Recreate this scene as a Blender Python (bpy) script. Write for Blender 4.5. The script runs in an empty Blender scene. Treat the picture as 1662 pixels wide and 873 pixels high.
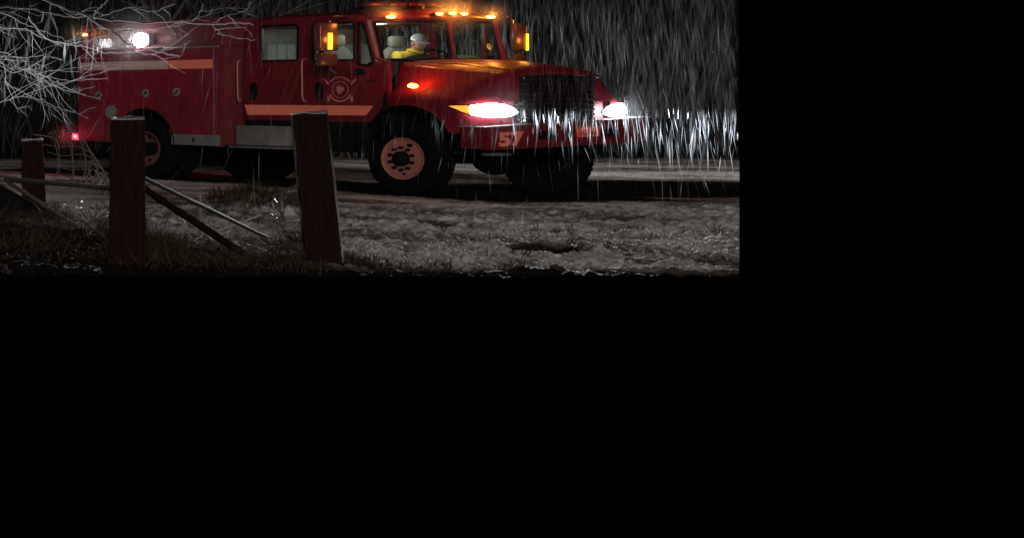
import bpy, bmesh, math, random
import numpy as np
from mathutils import Vector, Matrix
from mathutils.geometry import tessellate_polygon

# ------------------------------------------------------------------ camera, sky, light
R = math.radians
scene = bpy.context.scene
COL = scene.collection
CAM = Vector((-24.11, -23.44, 1.44))
cam_data = bpy.data.cameras.new('camera')
cam = bpy.data.objects.new('camera', cam_data); COL.objects.link(cam)
cam.location = CAM; cam.rotation_euler = (R(90), 0, 0)
cam_data.sensor_width = 36.0
cam_data.lens = 2617 / 1662 * 36.0
cam_data.shift_x = (831 + 1915) / 1662
cam_data.shift_y = -(436.5 - 155) / 1662
cam_data.clip_end = 500
scene.camera = cam

world = bpy.data.worlds.new('World'); scene.world = world; world.use_nodes = True
wn = world.node_tree.nodes; wl = world.node_tree.links
sky = wn.new('ShaderNodeTexSky'); sky.sky_type = 'NISHITA'; sky.sun_disc = False
sky.sun_elevation = R(-12); sky.sun_rotation = R(225)
wl.new(sky.outputs[0], wn['Background'].inputs[0]); wn['Background'].inputs[1].default_value = 0.05

sun_d = bpy.data.lights.new('sun', 'SUN'); sun_d.energy = 1.1; sun_d.angle = R(14); sun_d.color = (1.0, 0.92, 0.88)
sun = bpy.data.objects.new('sun', sun_d); COL.objects.link(sun)
sun.rotation_euler = Vector((0.62, 0.78, -0.19)).to_track_quat('-Z', 'Y').to_euler()

vs = scene.view_settings
vs.view_transform = 'Standard'; vs.look = 'None'; vs.exposure = 0.0; vs.gamma = 1.0; vs.use_curve_mapping = False
try:
    scene.cycles.use_denoising = True
    scene.cycles.max_bounces = 6; scene.cycles.transparent_max_bounces = 24
    scene.cycles.sample_clamp_indirect = 4.0
except Exception: pass

# ------------------------------------------------------------------ materials
M = {}
def mat(name, col, rough=0.5, metal=0.0, coat=0.0, spec=0.5, emit=None, estr=0.0, var=0.0, vscale=8.0, bump=0.0, bscale=60.0, alpha=None, col2=None, stretch=None):
    m = bpy.data.materials.new(name); m.use_nodes = True
    nt = m.node_tree; b = nt.nodes['Principled BSDF']
    b.inputs['Base Color'].default_value = (*col, 1); b.inputs['Roughness'].default_value = rough
    b.inputs['Metallic'].default_value = metal; b.inputs['Coat Weight'].default_value = coat
    b.inputs['Coat Roughness'].default_value = 0.28
    b.inputs['Specular IOR Level'].default_value = spec
    if emit: b.inputs['Emission Color'].default_value = (*emit, 1); b.inputs['Emission Strength'].default_value = estr
    tc = None
    if var or bump:
        tc = nt.nodes.new('ShaderNodeTexCoord'); src = tc.outputs['Object']
        if stretch:
            mp = nt.nodes.new('ShaderNodeMapping'); mp.inputs['Scale'].default_value = stretch
            nt.links.new(src, mp.inputs[0]); src = mp.outputs[0]
    if var:
        n = nt.nodes.new('ShaderNodeTexNoise'); n.inputs['Scale'].default_value = vscale; n.inputs['Detail'].default_value = 6; n.inputs['Roughness'].default_value = 0.65
        nt.links.new(src, n.inputs['Vector'])
        r = nt.nodes.new('ShaderNodeValToRGB'); r.color_ramp.elements[0].position = 0.3; r.color_ramp.elements[1].position = 0.72
        c2 = col2 if col2 else tuple(c * (1 - var) for c in col)
        r.color_ramp.elements[0].color = (*c2, 1); r.color_ramp.elements[1].color = (*col, 1)
        nt.links.new(n.outputs['Fac'], r.inputs[0]); nt.links.new(r.outputs[0], b.inputs['Base Color'])
    if bump:
        n = nt.nodes.new('ShaderNodeTexNoise'); n.inputs['Scale'].default_value = bscale; n.inputs['Detail'].default_value = 4
        nt.links.new(src, n.inputs['Vector'])
        bp = nt.nodes.new('ShaderNodeBump'); bp.inputs['Strength'].default_value = bump; bp.inputs['Distance'].default_value = 0.02
        nt.links.new(n.outputs['Fac'], bp.inputs['Height']); nt.links.new(bp.outputs[0], b.inputs['Normal'])
    M[name] = m
    return m
def weather(m, mud=0.75, z0=0.5, z1=1.5):
    '''dried road mud thrown up the lower panels and long rain runs, on top of the paint'''
    nt = m.node_tree; b = nt.nodes['Principled BSDF']; lk = b.inputs['Base Color'].links[0].from_socket
    tc = nt.nodes.new('ShaderNodeTexCoord'); sp = nt.nodes.new('ShaderNodeSeparateXYZ'); nt.links.new(tc.outputs['Object'], sp.inputs[0])
    mr = nt.nodes.new('ShaderNodeMapRange'); mr.inputs['From Min'].default_value = z0; mr.inputs['From Max'].default_value = z1; mr.inputs['To Min'].default_value = 1; mr.inputs['To Max'].default_value = 0
    nt.links.new(sp.outputs[2], mr.inputs['Value'])
    mp = nt.nodes.new('ShaderNodeMapping'); mp.inputs['Scale'].default_value = (9, 9, 1.1); nt.links.new(tc.outputs['Object'], mp.inputs[0])
    n = nt.nodes.new('ShaderNodeTexNoise'); n.inputs['Scale'].default_value = 1.6; n.inputs['Detail'].default_value = 8; n.inputs['Roughness'].default_value = 0.7; nt.links.new(mp.outputs[0], n.inputs['Vector'])
    r = nt.nodes.new('ShaderNodeValToRGB'); r.color_ramp.elements[0].position = 0.42; r.color_ramp.elements[1].position = 0.72; nt.links.new(n.outputs['Fac'], r.inputs[0])
    a = nt.nodes.new('ShaderNodeMath'); a.operation = 'MULTIPLY_ADD'; a.inputs[1].default_value = mud; a.inputs[2].default_value = 0.10; nt.links.new(mr.outputs[0], a.inputs[0])
    mu = nt.nodes.new('ShaderNodeMath'); mu.operation = 'MULTIPLY'; nt.links.new(a.outputs[0], mu.inputs[0]); nt.links.new(r.outputs[0], mu.inputs[1])
    mx = nt.nodes.new('ShaderNodeMixRGB'); mx.inputs[2].default_value = (0.055, 0.040, 0.034, 1)
    nt.links.new(mu.outputs[0], mx.inputs[0]); nt.links.new(lk, mx.inputs[1]); nt.links.new(mx.outputs[0], b.inputs['Base Color'])
    ro = nt.nodes.new('ShaderNodeMath'); ro.operation = 'MULTIPLY_ADD'; ro.inputs[1].default_value = 0.35; ro.inputs[2].default_value = b.inputs['Roughness'].default_value - 0.1
    nt.links.new(r.outputs[0], ro.inputs[0]); nt.links.new(ro.outputs[0], b.inputs['Roughness'])

mat('red_paint', (0.18, 0.010, 0.017), 0.45, coat=0.25, spec=0.35, var=0.4, vscale=2.5, bump=0.12, bscale=130)
mat('red_box', (0.24, 0.014, 0.031), 0.45, coat=0.45, spec=0.4, var=0.35, vscale=3.0, bump=0.22, bscale=110)
mat('wing_paint', (0.20, 0.010, 0.020), 0.6, spec=0.08, var=0.35, vscale=2.5)
mat('maroon', (0.16, 0.02, 0.025), 0.5, var=0.4, vscale=6, bump=0.2, bscale=90)
mat('hood_paint', (0.22, 0.010, 0.014), 0.26, coat=0.8, bump=0.55, bscale=150)
mat('orange_tape', (0.90, 0.24, 0.14), 0.45, var=0.12, vscale=9)
mat('glare_tape', (0.62, 0.42, 0.37), 0.45, var=0.25, vscale=3, stretch=(1, 1, 1))  # stripe tape paled by flood-lit rain glare, put into its colour
mat('plate_orange', (0.95, 0.13, 0.06), 0.5)
mat('plate_ink', (0.02, 0.008, 0.006), 0.6)
mat('emblem', (0.62, 0.16, 0.14), 0.5, var=0.3, vscale=40)
mat('chrome', (0.75, 0.72, 0.7), 0.18, metal=1.0)
mat('aluminium', (0.5, 0.5, 0.5), 0.42, metal=0.85, var=0.3, vscale=5)
mat('black', (0.006, 0.006, 0.007), 0.8, spec=0.1)
for _k in ('red_paint', 'red_box', 'wing_paint'): weather(M[_k])
mat('grille_dark', (0.018, 0.007, 0.007), 0.8, spec=0.1)
mat('latch_steel', (0.30, 0.29, 0.29), 0.5, metal=0.3, var=0.5, vscale=30)
mat('handle_paint', (0.42, 0.15, 0.11), 0.5)
mat('frost', (0.26, 0.26, 0.27), 0.6, bump=0.6, bscale=60)
mat('black_gloss', (0.012, 0.012, 0.014), 0.15)
mat('rubber', (0.007, 0.007, 0.008), 0.95, spec=0.05, var=0.5, vscale=12, bump=0.3, bscale=70)
mat('chassis', (0.008, 0.008, 0.008), 0.9, spec=0.08, var=0.5, vscale=6)
mat('rim_red', (0.44, 0.15, 0.11), 0.6, var=0.35, vscale=7, bump=0.15, bscale=50)
mat('rim_shaded', (0.15, 0.06, 0.05), 0.8, var=0.6, vscale=9)  # rear rims: wheel-arch shade painted into a darker rim colour
mat('seat_grey', (0.34, 0.36, 0.34), 0.75, var=0.2, vscale=12)
mat('cab_trim', (0.22, 0.22, 0.19), 0.8, var=0.2, vscale=6)
mat('dash', (0.012, 0.012, 0.013), 0.7)
mat('head_white', (1, 1, 1), 0.2, emit=(0.90, 0.96, 1.0), estr=34)
mat('flood_white', (1, 1, 1), 0.2, emit=(1.0, 0.97, 0.97), estr=60)
mat('amber', (1, 0.4, 0.05), 0.3, emit=(1.0, 0.37, 0.055), estr=14)
mat('amber_soft', (1, 0.4, 0.05), 0.3, emit=(1.0, 0.30, 0.03), estr=1.5)
mat('amber_strip', (1, 0.4, 0.05), 0.3, emit=(1.0, 0.36, 0.03), estr=2.8)
mat('yellow_strip', (1, 0.7, 0.05), 0.3, emit=(0.85, 0.75, 0.03), estr=1.6)
mat('red_lamp', (1, 0.02, 0.03), 0.3, emit=(1.0, 0.03, 0.06), estr=3.0)
mat('red_hot', (1, 0.1, 0.1), 0.3, emit=(1.0, 0.25, 0.25), estr=10)
mat('dome', (1, 1, 1), 0.3, emit=(1.0, 0.95, 0.85), estr=0.35)
mat('mirror_shell', (0.11, 0.035, 0.022), 0.3, coat=0.4)
mat('lens_off', (0.10, 0.01, 0.01), 0.2, coat=0.5)
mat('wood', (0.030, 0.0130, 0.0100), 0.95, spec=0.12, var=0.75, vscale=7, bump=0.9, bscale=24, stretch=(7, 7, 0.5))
mat('wood_grey', (0.09, 0.075, 0.062), 0.8, var=0.6, vscale=9, bump=0.8, bscale=30)
mat('bark', (0.04, 0.034, 0.03), 0.7, var=0.5, vscale=20, bump=0.8, bscale=40)
mat('ice_twig', (0.62, 0.65, 0.67), 0.16, spec=0.8, var=0.75, vscale=26, col2=(0.10, 0.095, 0.09))
mat('snow', (0.78, 0.79, 0.8), 0.6, var=0.2, vscale=30, bump=0.6, bscale=60)
mat('rusty_wire', (0.15, 0.12, 0.10), 0.5, var=0.5, vscale=30)
mat('iced_wire', (0.20, 0.18, 0.16), 0.4, var=0.6, vscale=25)
mat('pink_tape', (0.3, 0.13, 0.10), 0.6)
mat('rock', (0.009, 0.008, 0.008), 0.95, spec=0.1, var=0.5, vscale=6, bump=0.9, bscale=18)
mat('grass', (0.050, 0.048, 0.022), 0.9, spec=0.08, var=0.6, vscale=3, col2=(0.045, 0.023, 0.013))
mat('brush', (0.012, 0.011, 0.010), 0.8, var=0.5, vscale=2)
mat('skin', (0.52, 0.26, 0.19), 0.55, var=0.15, vscale=20)
mat('hair', (0.05, 0.035, 0.025), 0.7)
mat('yellow_shirt', (0.78, 0.56, 0.045), 0.75, var=0.15, vscale=14, bump=0.4, bscale=25)
mat('cap_grey', (0.22, 0.25, 0.27), 0.8)
mat('cap_white', (0.72, 0.73, 0.7), 0.8, bump=0.5, bscale=300)
mat('cap_red', (0.45, 0.10, 0.09), 0.7)
mat('trousers', (0.05, 0.05, 0.045), 0.8)
mat('teal', (0.06, 0.26, 0.19), 0.7, var=0.3, vscale=20)

def diamond_plate():
    m = mat('diamond_plate', (0.36, 0.36, 0.36), 0.45, metal=0.55, var=0.45, vscale=4)
    nt = m.node_tree; b = nt.nodes['Principled BSDF']
    tc = nt.nodes.new('ShaderNodeTexCoord'); mp = nt.nodes.new('ShaderNodeMapping')
    mp.inputs['Rotation'].default_value = (0, R(45), 0); mp.inputs['Scale'].default_value = (30, 30, 30)
    ck = nt.nodes.new('ShaderNodeTexVoronoi'); ck.inputs['Scale'].default_value = 1.0; ck.inputs['Randomness'].default_value = 0.0
    bp = nt.nodes.new('ShaderNodeBump'); bp.inputs['Strength'].default_value = 0.6; bp.inputs['Distance'].default_value = 0.006; bp.invert = True
    nt.links.new(tc.outputs['Object'], mp.inputs[0]); nt.links.new(mp.outputs[0], ck.inputs['Vector'])
    nt.links.new(ck.outputs['Distance'], bp.inputs['Height']); nt.links.new(bp.outputs[0], b.inputs['Normal'])
diamond_plate()

def glass_mat(name, tint, refl):
    m = bpy.data.materials.new(name); m.use_nodes = True; nt = m.node_tree
    nt.nodes.remove(nt.nodes['Principled BSDF'])
    tr = nt.nodes.new('ShaderNodeBsdfTransparent'); tr.inputs[0].default_value = (*tint, 1)
    gl = nt.nodes.new('ShaderNodeBsdfGlossy'); gl.inputs['Roughness'].default_value = 0.05
    mx = nt.nodes.new('ShaderNodeMixShader'); mx.inputs[0].default_value = refl
    nt.links.new(tr.outputs[0], mx.inputs[1]); nt.links.new(gl.outputs[0], mx.inputs[2])
    tc = nt.nodes.new('ShaderNodeTexCoord'); n = nt.nodes.new('ShaderNodeTexNoise'); n.inputs['Scale'].default_value = 55; n.inputs['Detail'].default_value = 3
    rp = nt.nodes.new('ShaderNodeValToRGB'); rp.color_ramp.elements[0].position = 0.58; rp.color_ramp.elements[1].position = 0.74; rp.color_ramp.elements[1].color = (0.30, 0.30, 0.30, 1)
    nt.links.new(tc.outputs['Object'], n.inputs['Vector']); nt.links.new(n.outputs['Fac'], rp.inputs[0])
    tl = nt.nodes.new('ShaderNodeBsdfTranslucent'); df = nt.nodes.new('ShaderNodeBsdfDiffuse'); ma = nt.nodes.new('ShaderNodeMixShader'); m2 = nt.nodes.new('ShaderNodeMixShader')
    nt.links.new(tl.outputs[0], ma.inputs[1]); nt.links.new(df.outputs[0], ma.inputs[2])
    nt.links.new(rp.outputs[0], m2.inputs[0]); nt.links.new(mx.outputs[0], m2.inputs[1]); nt.links.new(ma.outputs[0], m2.inputs[2])
    nt.links.new(m2.outputs[0], nt.nodes['Material Output'].inputs[0]); M[name] = m
glass_mat('glass', (0.86, 0.9, 0.87), 0.05)

def rain_mat(name, fac):
    m = bpy.data.materials.new(name); m.use_nodes = True; nt = m.node_tree
    nt.nodes.remove(nt.nodes['Principled BSDF'])
    tr = nt.nodes.new('ShaderNodeBsdfTransparent')
    df = nt.nodes.new('ShaderNodeBsdfDiffuse'); df.inputs[0].default_value = (0.85, 0.9, 0.95, 1)
    tl = nt.nodes.new('ShaderNodeBsdfTranslucent'); tl.inputs[0].default_value = (0.85, 0.9, 0.95, 1)
    a = nt.nodes.new('ShaderNodeMixShader'); a.inputs[0].default_value = 0.5
    mx = nt.nodes.new('ShaderNodeMixShader'); mx.inputs[0].default_value = fac
    nt.links.new(df.outputs[0], a.inputs[1]); nt.links.new(tl.outputs[0], a.inputs[2])
    nt.links.new(tr.outputs[0], mx.inputs[1]); nt.links.new(a.outputs[0], mx.inputs[2])
    nt.links.new(mx.outputs[0], nt.nodes['Material Output'].inputs[0]); M[name] = m
rain_mat('rain_water', 0.038); rain_mat('rain_veil', 0.0055); rain_mat('ice_twig', 0.23)

def ground_mat():
    m = bpy.data.materials.new('slushy_ground'); m.use_nodes = True; nt = m.node_tree; b = nt.nodes['Principled BSDF']
    at = nt.nodes.new('ShaderNodeAttribute'); at.attribute_name = 'cover'
    ge = nt.nodes.new('ShaderNodeNewGeometry')
    n1 = nt.nodes.new('ShaderNodeTexNoise'); n1.inputs['Scale'].default_value = 9; n1.inputs['Detail'].default_value = 8; n1.inputs['Roughness'].default_value = 0.7
    nt.links.new(ge.outputs['Position'], n1.inputs['Vector'])
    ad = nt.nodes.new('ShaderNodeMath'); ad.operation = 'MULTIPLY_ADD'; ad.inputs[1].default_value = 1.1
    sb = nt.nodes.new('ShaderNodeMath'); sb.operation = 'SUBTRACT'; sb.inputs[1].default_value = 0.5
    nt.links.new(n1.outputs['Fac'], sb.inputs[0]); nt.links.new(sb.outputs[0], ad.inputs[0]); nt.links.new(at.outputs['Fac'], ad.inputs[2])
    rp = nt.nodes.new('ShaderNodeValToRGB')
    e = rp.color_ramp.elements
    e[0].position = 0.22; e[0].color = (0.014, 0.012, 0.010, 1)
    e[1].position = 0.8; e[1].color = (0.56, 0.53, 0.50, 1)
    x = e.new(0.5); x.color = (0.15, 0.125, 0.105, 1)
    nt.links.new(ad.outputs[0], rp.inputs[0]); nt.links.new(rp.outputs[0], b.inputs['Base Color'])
    rr = nt.nodes.new('ShaderNodeMapRange'); rr.inputs['To Min'].default_value = 0.7; rr.inputs['To Max'].default_value = 0.95
    nt.links.new(at.outputs['Fac'], rr.inputs['Value']); nt.links.new(rr.outputs[0], b.inputs['Roughness'])
    b.inputs['Specular IOR Level'].default_value = 0.04
    n2 = nt.nodes.new('ShaderNodeTexNoise'); n2.inputs['Scale'].default_value = 48; n2.inputs['Detail'].default_value = 6; n2.inputs['Roughness'].default_value = 0.65
    nt.links.new(ge.outputs['Position'], n2.inputs['Vector'])
    bp = nt.nodes.new('ShaderNodeBump'); bp.inputs['Strength'].default_value = 0.4; bp.inputs['Distance'].default_value = 0.03
    nt.links.new(n2.outputs['Fac'], bp.inputs['Height']); nt.links.new(bp.outputs[0], b.inputs['Normal'])
    M['slushy_ground'] = m
ground_mat()

# ------------------------------------------------------------------ mesh helpers
class MB:
    def __init__(s): s.v = []; s.f = []
    def add(s, vs, fs):
        o = len(s.v); s.v += [tuple(p) for p in vs]; s.f += [tuple(i + o for i in f) for f in fs]; return s
    def box(s, x0, x1, y0, y1, z0, z1, bev=0.0, fn=None):
        bm = bmesh.new(); bmesh.ops.create_cube(bm, size=1)
        for v in bm.verts:
            v.co = Vector(((x0 + x1) / 2 + v.co.x * (x1 - x0), (y0 + y1) / 2 + v.co.y * (y1 - y0), (z0 + z1) / 2 + v.co.z * (z1 - z0)))
        if bev > 0: bmesh.ops.bevel(bm, geom=list(bm.edges), offset=bev, segments=2, affect='EDGES', profile=0.5)
        bm.verts.index_update()
        vs = [fn(v.co) if fn else v.co.copy() for v in bm.verts]
        s.add(vs, [[v.index for v in f.verts] for f in bm.faces]); bm.free(); return s
    def tube(s, pts, rad, n=6, cap=True):
        pts = [Vector(p) for p in pts]; k = len(pts)
        if not isinstance(rad, (list, tuple)): rad = [rad] * k
        vs = []; up = None
        for i, p in enumerate(pts):
            d = (pts[min(i + 1, k - 1)] - pts[max(i - 1, 0)])
            if d.length < 1e-9: d = Vector((0, 0, 1))
            d.normalize()
            if up is None: up = d.orthogonal().normalized()
            up = (up - d * up.dot(d))
            if up.length < 1e-6: up = d.orthogonal()
            up.normalize(); w = d.cross(up)
            for j in range(n):
                a = 2 * math.pi * j / n
                vs.append(p + (up * math.cos(a) + w * math.sin(a)) * rad[i])
        fs = [(i * n + j, i * n + (j + 1) % n, (i + 1) * n + (j + 1) % n, (i + 1) * n + j) for i in range(k - 1) for j in range(n)]
        if cap: fs += [tuple(range(n - 1, -1, -1)), tuple(range((k - 1) * n, k * n))]
        return s.add(vs, fs)
    def lathe(s, prof, n=40, c=(0, 0, 0), axis='y', close=False):
        vs = []; k = len(prof)
        for (a, r) in prof:
            for j in range(n):
                t = 2 * math.pi * j / n; p, q = r * math.cos(t), r * math.sin(t)
                vs.append((c[0] + p, c[1] + a, c[2] + q) if axis == 'y' else ((c[0] + a, c[1] + p, c[2] + q) if axis == 'x' else (c[0] + p, c[1] + q, c[2] + a)))
        fs = [(i * n + j, i * n + (j + 1) % n, (i + 1) * n + (j + 1) % n, (i + 1) * n + j) for i in range(k - 1) for j in range(n)]
        if close: fs += [((k - 1) * n + j, (k - 1) * n + (j + 1) % n, (j + 1) % n, j) for j in range(n)]
        return s.add(vs, fs)
    def plate(s, outer, holes, fn):
        """flat sheet with holes; fn(a, b, t) -> 3d point, t = 0 front face, 1 back face"""
        loops = [outer] + list(holes)
        tris = tessellate_polygon([[Vector((a, b, 0)) for a, b in lp] for lp in loops])
        flat = [p for lp in loops for p in lp]; n = len(flat)
        vs = [fn(a, b, 0) for a, b in flat] + [fn(a, b, 1) for a, b in flat]
        fs = [tuple(t) for t in tris] + [tuple(i + n for i in reversed(t)) for t in tris]
        o = 0
        for lp in loops:
            m = len(lp)
            fs += [(o + i, o + (i + 1) % m, n + o + (i + 1) % m, n + o + i) for i in range(m)]
            o += m
        return s.add(vs, fs)
    def grid(s, rows):
        n = len(rows[0]); vs = [p for r in rows for p in r]
        return s.add(vs, [(i * n + j, i * n + j + 1, (i + 1) * n + j + 1, (i + 1) * n + j) for i in range(len(rows) - 1) for j in range(n - 1)])
    def ball(s, c, r, nu=16, nv=10, fn=None):
        vs = []; 
        for i in range(nv + 1):
            ph = math.pi * i / nv
            for j in range(nu):
                t = 2 * math.pi * j / nu
                d = Vector((math.sin(ph) * math.cos(t), math.sin(ph) * math.sin(t), math.cos(ph)))
                k = fn(d) if fn else 1.0
                vs.append((c[0] + d.x * r[0] * k, c[1] + d.y * r[1] * k, c[2] + d.z * r[2] * k))
        return s.add(vs, [(i * nu + j, i * nu + (j + 1) % nu, (i + 1) * nu + (j + 1) % nu, (i + 1) * nu + j) for i in range(nv) for j in range(nu)])
    def build(s, name, m, parent=None, smooth=True, ang=38):
        me = bpy.data.meshes.new(name); me.from_pydata(s.v, [], s.f)
        bm = bmesh.new(); bm.from_mesh(me); bmesh.ops.remove_doubles(bm, verts=bm.verts, dist=1e-5)
        bmesh.ops.recalc_face_normals(bm, faces=bm.faces); bm.to_mesh(me); bm.free()
        if smooth:
            me.polygons.foreach_set('use_smooth', [True] * len(me.polygons)); me.set_sharp_from_angle(angle=R(ang))
        me.materials.append(M[m])
        o = bpy.data.objects.new(name, me); COL.objects.link(o); o.parent = parent
        return o
def tag(o, label=None, cat=None, group=None, kind=None):
    if label: o['label'] = label
    if cat: o['category'] = cat
    if group: o['group'] = group
    if kind: o['kind'] = kind
    return o
def empty(name, loc=(0, 0, 0), rz=0, parent=None):
    o = bpy.data.objects.new(name, None); COL.objects.link(o); o.location = loc; o.rotation_euler = (0, 0, rz); o.parent = parent
    o.empty_display_size = 0.2
    return o
def lamp(name, kind, parent, loc, energy, color, **k):
    d = bpy.data.lights.new(name, kind); d.energy = energy; d.color = color
    for a in ('spot_size', 'spot_blend', 'shadow_soft_size', 'size'):
        if a in k: setattr(d, a, k[a])
    o = bpy.data.objects.new(name, d); COL.objects.link(o); o.parent = parent; o.location = loc
    if 'rot' in k: o.rotation_euler = k['rot']
    if 'aim' in k: o.rotation_euler = Vector(k['aim']).to_track_quat('-Z', 'Y').to_euler()
    if 'scale' in k: o.scale = k['scale']
    return o
def text_mesh(name, body, size, m, parent, mtx, bold=0.0, xs=1.0, extrude=0.002):
    c = bpy.data.curves.new(name, 'FONT'); c.body = body; c.size = size; c.extrude = extrude; c.offset = bold
    c.align_x = 'CENTER'; c.align_y = 'CENTER'; c.resolution_u = 3
    t = bpy.data.objects.new(name + '_tmp', c); COL.objects.link(t)
    dg = bpy.context.evaluated_depsgraph_get(); me = bpy.data.meshes.new_from_object(t.evaluated_get(dg))
    bpy.data.objects.remove(t)
    me.transform(Matrix.Diagonal((xs, 1, 1, 1))); me.transform(mtx); me.materials.clear(); me.materials.append(M[m])
    o = bpy.data.objects.new(name, me); COL.objects.link(o); o.parent = parent
    return o
def basis(o, ax, ay, az):
    return Matrix(((ax[0], ay[0], az[0], o[0]), (ax[1], ay[1], az[1], o[1]), (ax[2], ay[2], az[2], o[2]), (0, 0, 0, 1)))
def circ(cx, cy, r, n=24, a0=0.0, a1=2 * math.pi, rx=1.0, ry=1.0, closed=True):
    k = n if closed else n + 1
    return [(cx + r * rx * math.cos(a0 + (a1 - a0) * i / n), cy + r * ry * math.sin(a0 + (a1 - a0) * i / n)) for i in range(k)]
def rrect(x0, x1, y0, y1, r=0.03, n=4):
    out = []
    for (cx, cy, a) in ((x1 - r, y1 - r, 0), (x0 + r, y1 - r, 90), (x0 + r, y0 + r, 180), (x1 - r, y0 + r, 270)):
        for i in range(n + 1):
            t = R(a + 90 * i / n); out.append((cx + r * math.cos(t), cy + r * math.sin(t)))
    return out
def smoothp(pts, n=5):
    """Catmull-Rom through points"""
    P = [Vector(p) for p in pts]; P = [P[0] * 2 - P[1]] + P + [P[-1] * 2 - P[-2]]; out = []
    for i in range(1, len(P) - 2):
        for k in range(n):
            t = k / n; a, b, c, d = P[i - 1], P[i], P[i + 1], P[i + 2]
            out.append(0.5 * (2 * b + (c - a) * t + (2 * a - 5 * b + 4 * c - d) * t * t + (3 * b - a - 3 * c + d) * t ** 3))
    out.append(P[-2]); return out

# ------------------------------------------------------------------ terrain
rng = np.random.default_rng(7)
_T = rng.random((256, 256))
def vnoise(x, y):
    xi = np.floor(x).astype(int); yi = np.floor(y).astype(int); fx = x - xi; fy = y - yi
    fx = fx * fx * (3 - 2 * fx); fy = fy * fy * (3 - 2 * fy)
    g = lambda a, b: _T[a & 255, b & 255]
    return (g(xi, yi) * (1 - fx) + g(xi + 1, yi) * fx) * (1 - fy) + (g(xi, yi + 1) * (1 - fx) + g(xi + 1, yi + 1) * fx) * fy
def fbm(x, y, s, o=4, g=0.5):
    v = 0; a = 1; t = 0
    for i in range(o):
        v = v + a * vnoise(x * s + 17.3 * i, y * s + 9.1 * i); t += a; a *= g; s *= 2.03
    return v / t
def sstep(a, b, x):
    t = np.clip((x - a) / (b - a), 0, 1); return t * t * (3 - 2 * t)
NEAR = -10.36                      # near rim of the plot of ground that was photographed
SLOPE = (1200 + 1915) / 2617       # its right-hand rim runs straight out from where the photographer stands
def track_shade_mask(x, y):  # bare dark ground, with the engine's shade painted in
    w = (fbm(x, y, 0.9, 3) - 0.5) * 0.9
    under = sstep(-1.55, -1.05, x + w * 0.35) * sstep(1.75, 1.25, x + w) * sstep(-1.9, -1.1, y + w * .4) * sstep(9.0, 7.5, y)  # area under the engine, darkened in place of its shadow
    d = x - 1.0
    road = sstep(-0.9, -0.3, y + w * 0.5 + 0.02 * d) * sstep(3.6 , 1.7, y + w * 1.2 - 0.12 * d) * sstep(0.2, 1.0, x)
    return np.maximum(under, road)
def height(x, y):
    x = np.asarray(x, float); y = np.asarray(y, float)
    tr = track_shade_mask(x, y)
    lump = (fbm(x, y, 2.6, 4, 0.55) - 0.5)
    clod = fbm(x + 31, y + 7, 8.5, 4, 0.58) - 0.5; clod = np.maximum(clod, -0.12) + 0.6 * np.maximum(fbm(x - 13, y + 40, 3.1, 3) - 0.60, 0)
    fine = fbm(x + 5, y - 3, 27, 3, 0.65) - 0.5
    amp = sstep(-1.0, -4.5, y) * 0.75 + 0.25
    z = (lump * 0.06 + fine * 0.030 + clod * 0.17) * amp * (1 - 0.85 * tr)
    z = z + 0.05 * (fbm(x - 9, y + 2, 0.6, 2) - 0.5)
    # pit and the spoil around it
    d = np.hypot(((x + 8.35) * .73 + (y + 8.70) * .68) / 0.62, ((x + 8.35) * .68 - (y + 8.70) * .73) / 0.25); z = z - 0.15 * np.exp(-d ** 4) + 0.05 * np.exp(-((d - 1.35) / 0.35) ** 2)
    # tussock hump
    d = np.hypot((x + 6.95) / 0.42, (y + 4.1) / 0.45); z = z + 0.27 * np.exp(-d ** 2 * 1.2)
    # grassy bank by the old fence
    d = np.hypot((x + 12.4) / 1.0, (y + 7.7) / 1.0); z = z + 0.20 * np.exp(-d ** 2)
    # the hillside behind
    st = 15.0 + 0.12 * (x - 5) + 3 * (fbm(x, y, 0.08, 2) - 0.5)
    r = np.maximum(y - st, 0); z = z + np.minimum(r * r * 0.035, r * 0.33) + (fbm(x, y, 0.25, 3) - 0.5) * 1.2 * sstep(0, 8, r)
    z = z * (0.55 + 0.45 * sstep(NEAR, NEAR + 0.8, y)) - 0.03 * sstep(NEAR + 0.3, NEAR, y)
    return z
def hz(x, y): return float(height(np.array([x]), np.array([y]))[0])

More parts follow.
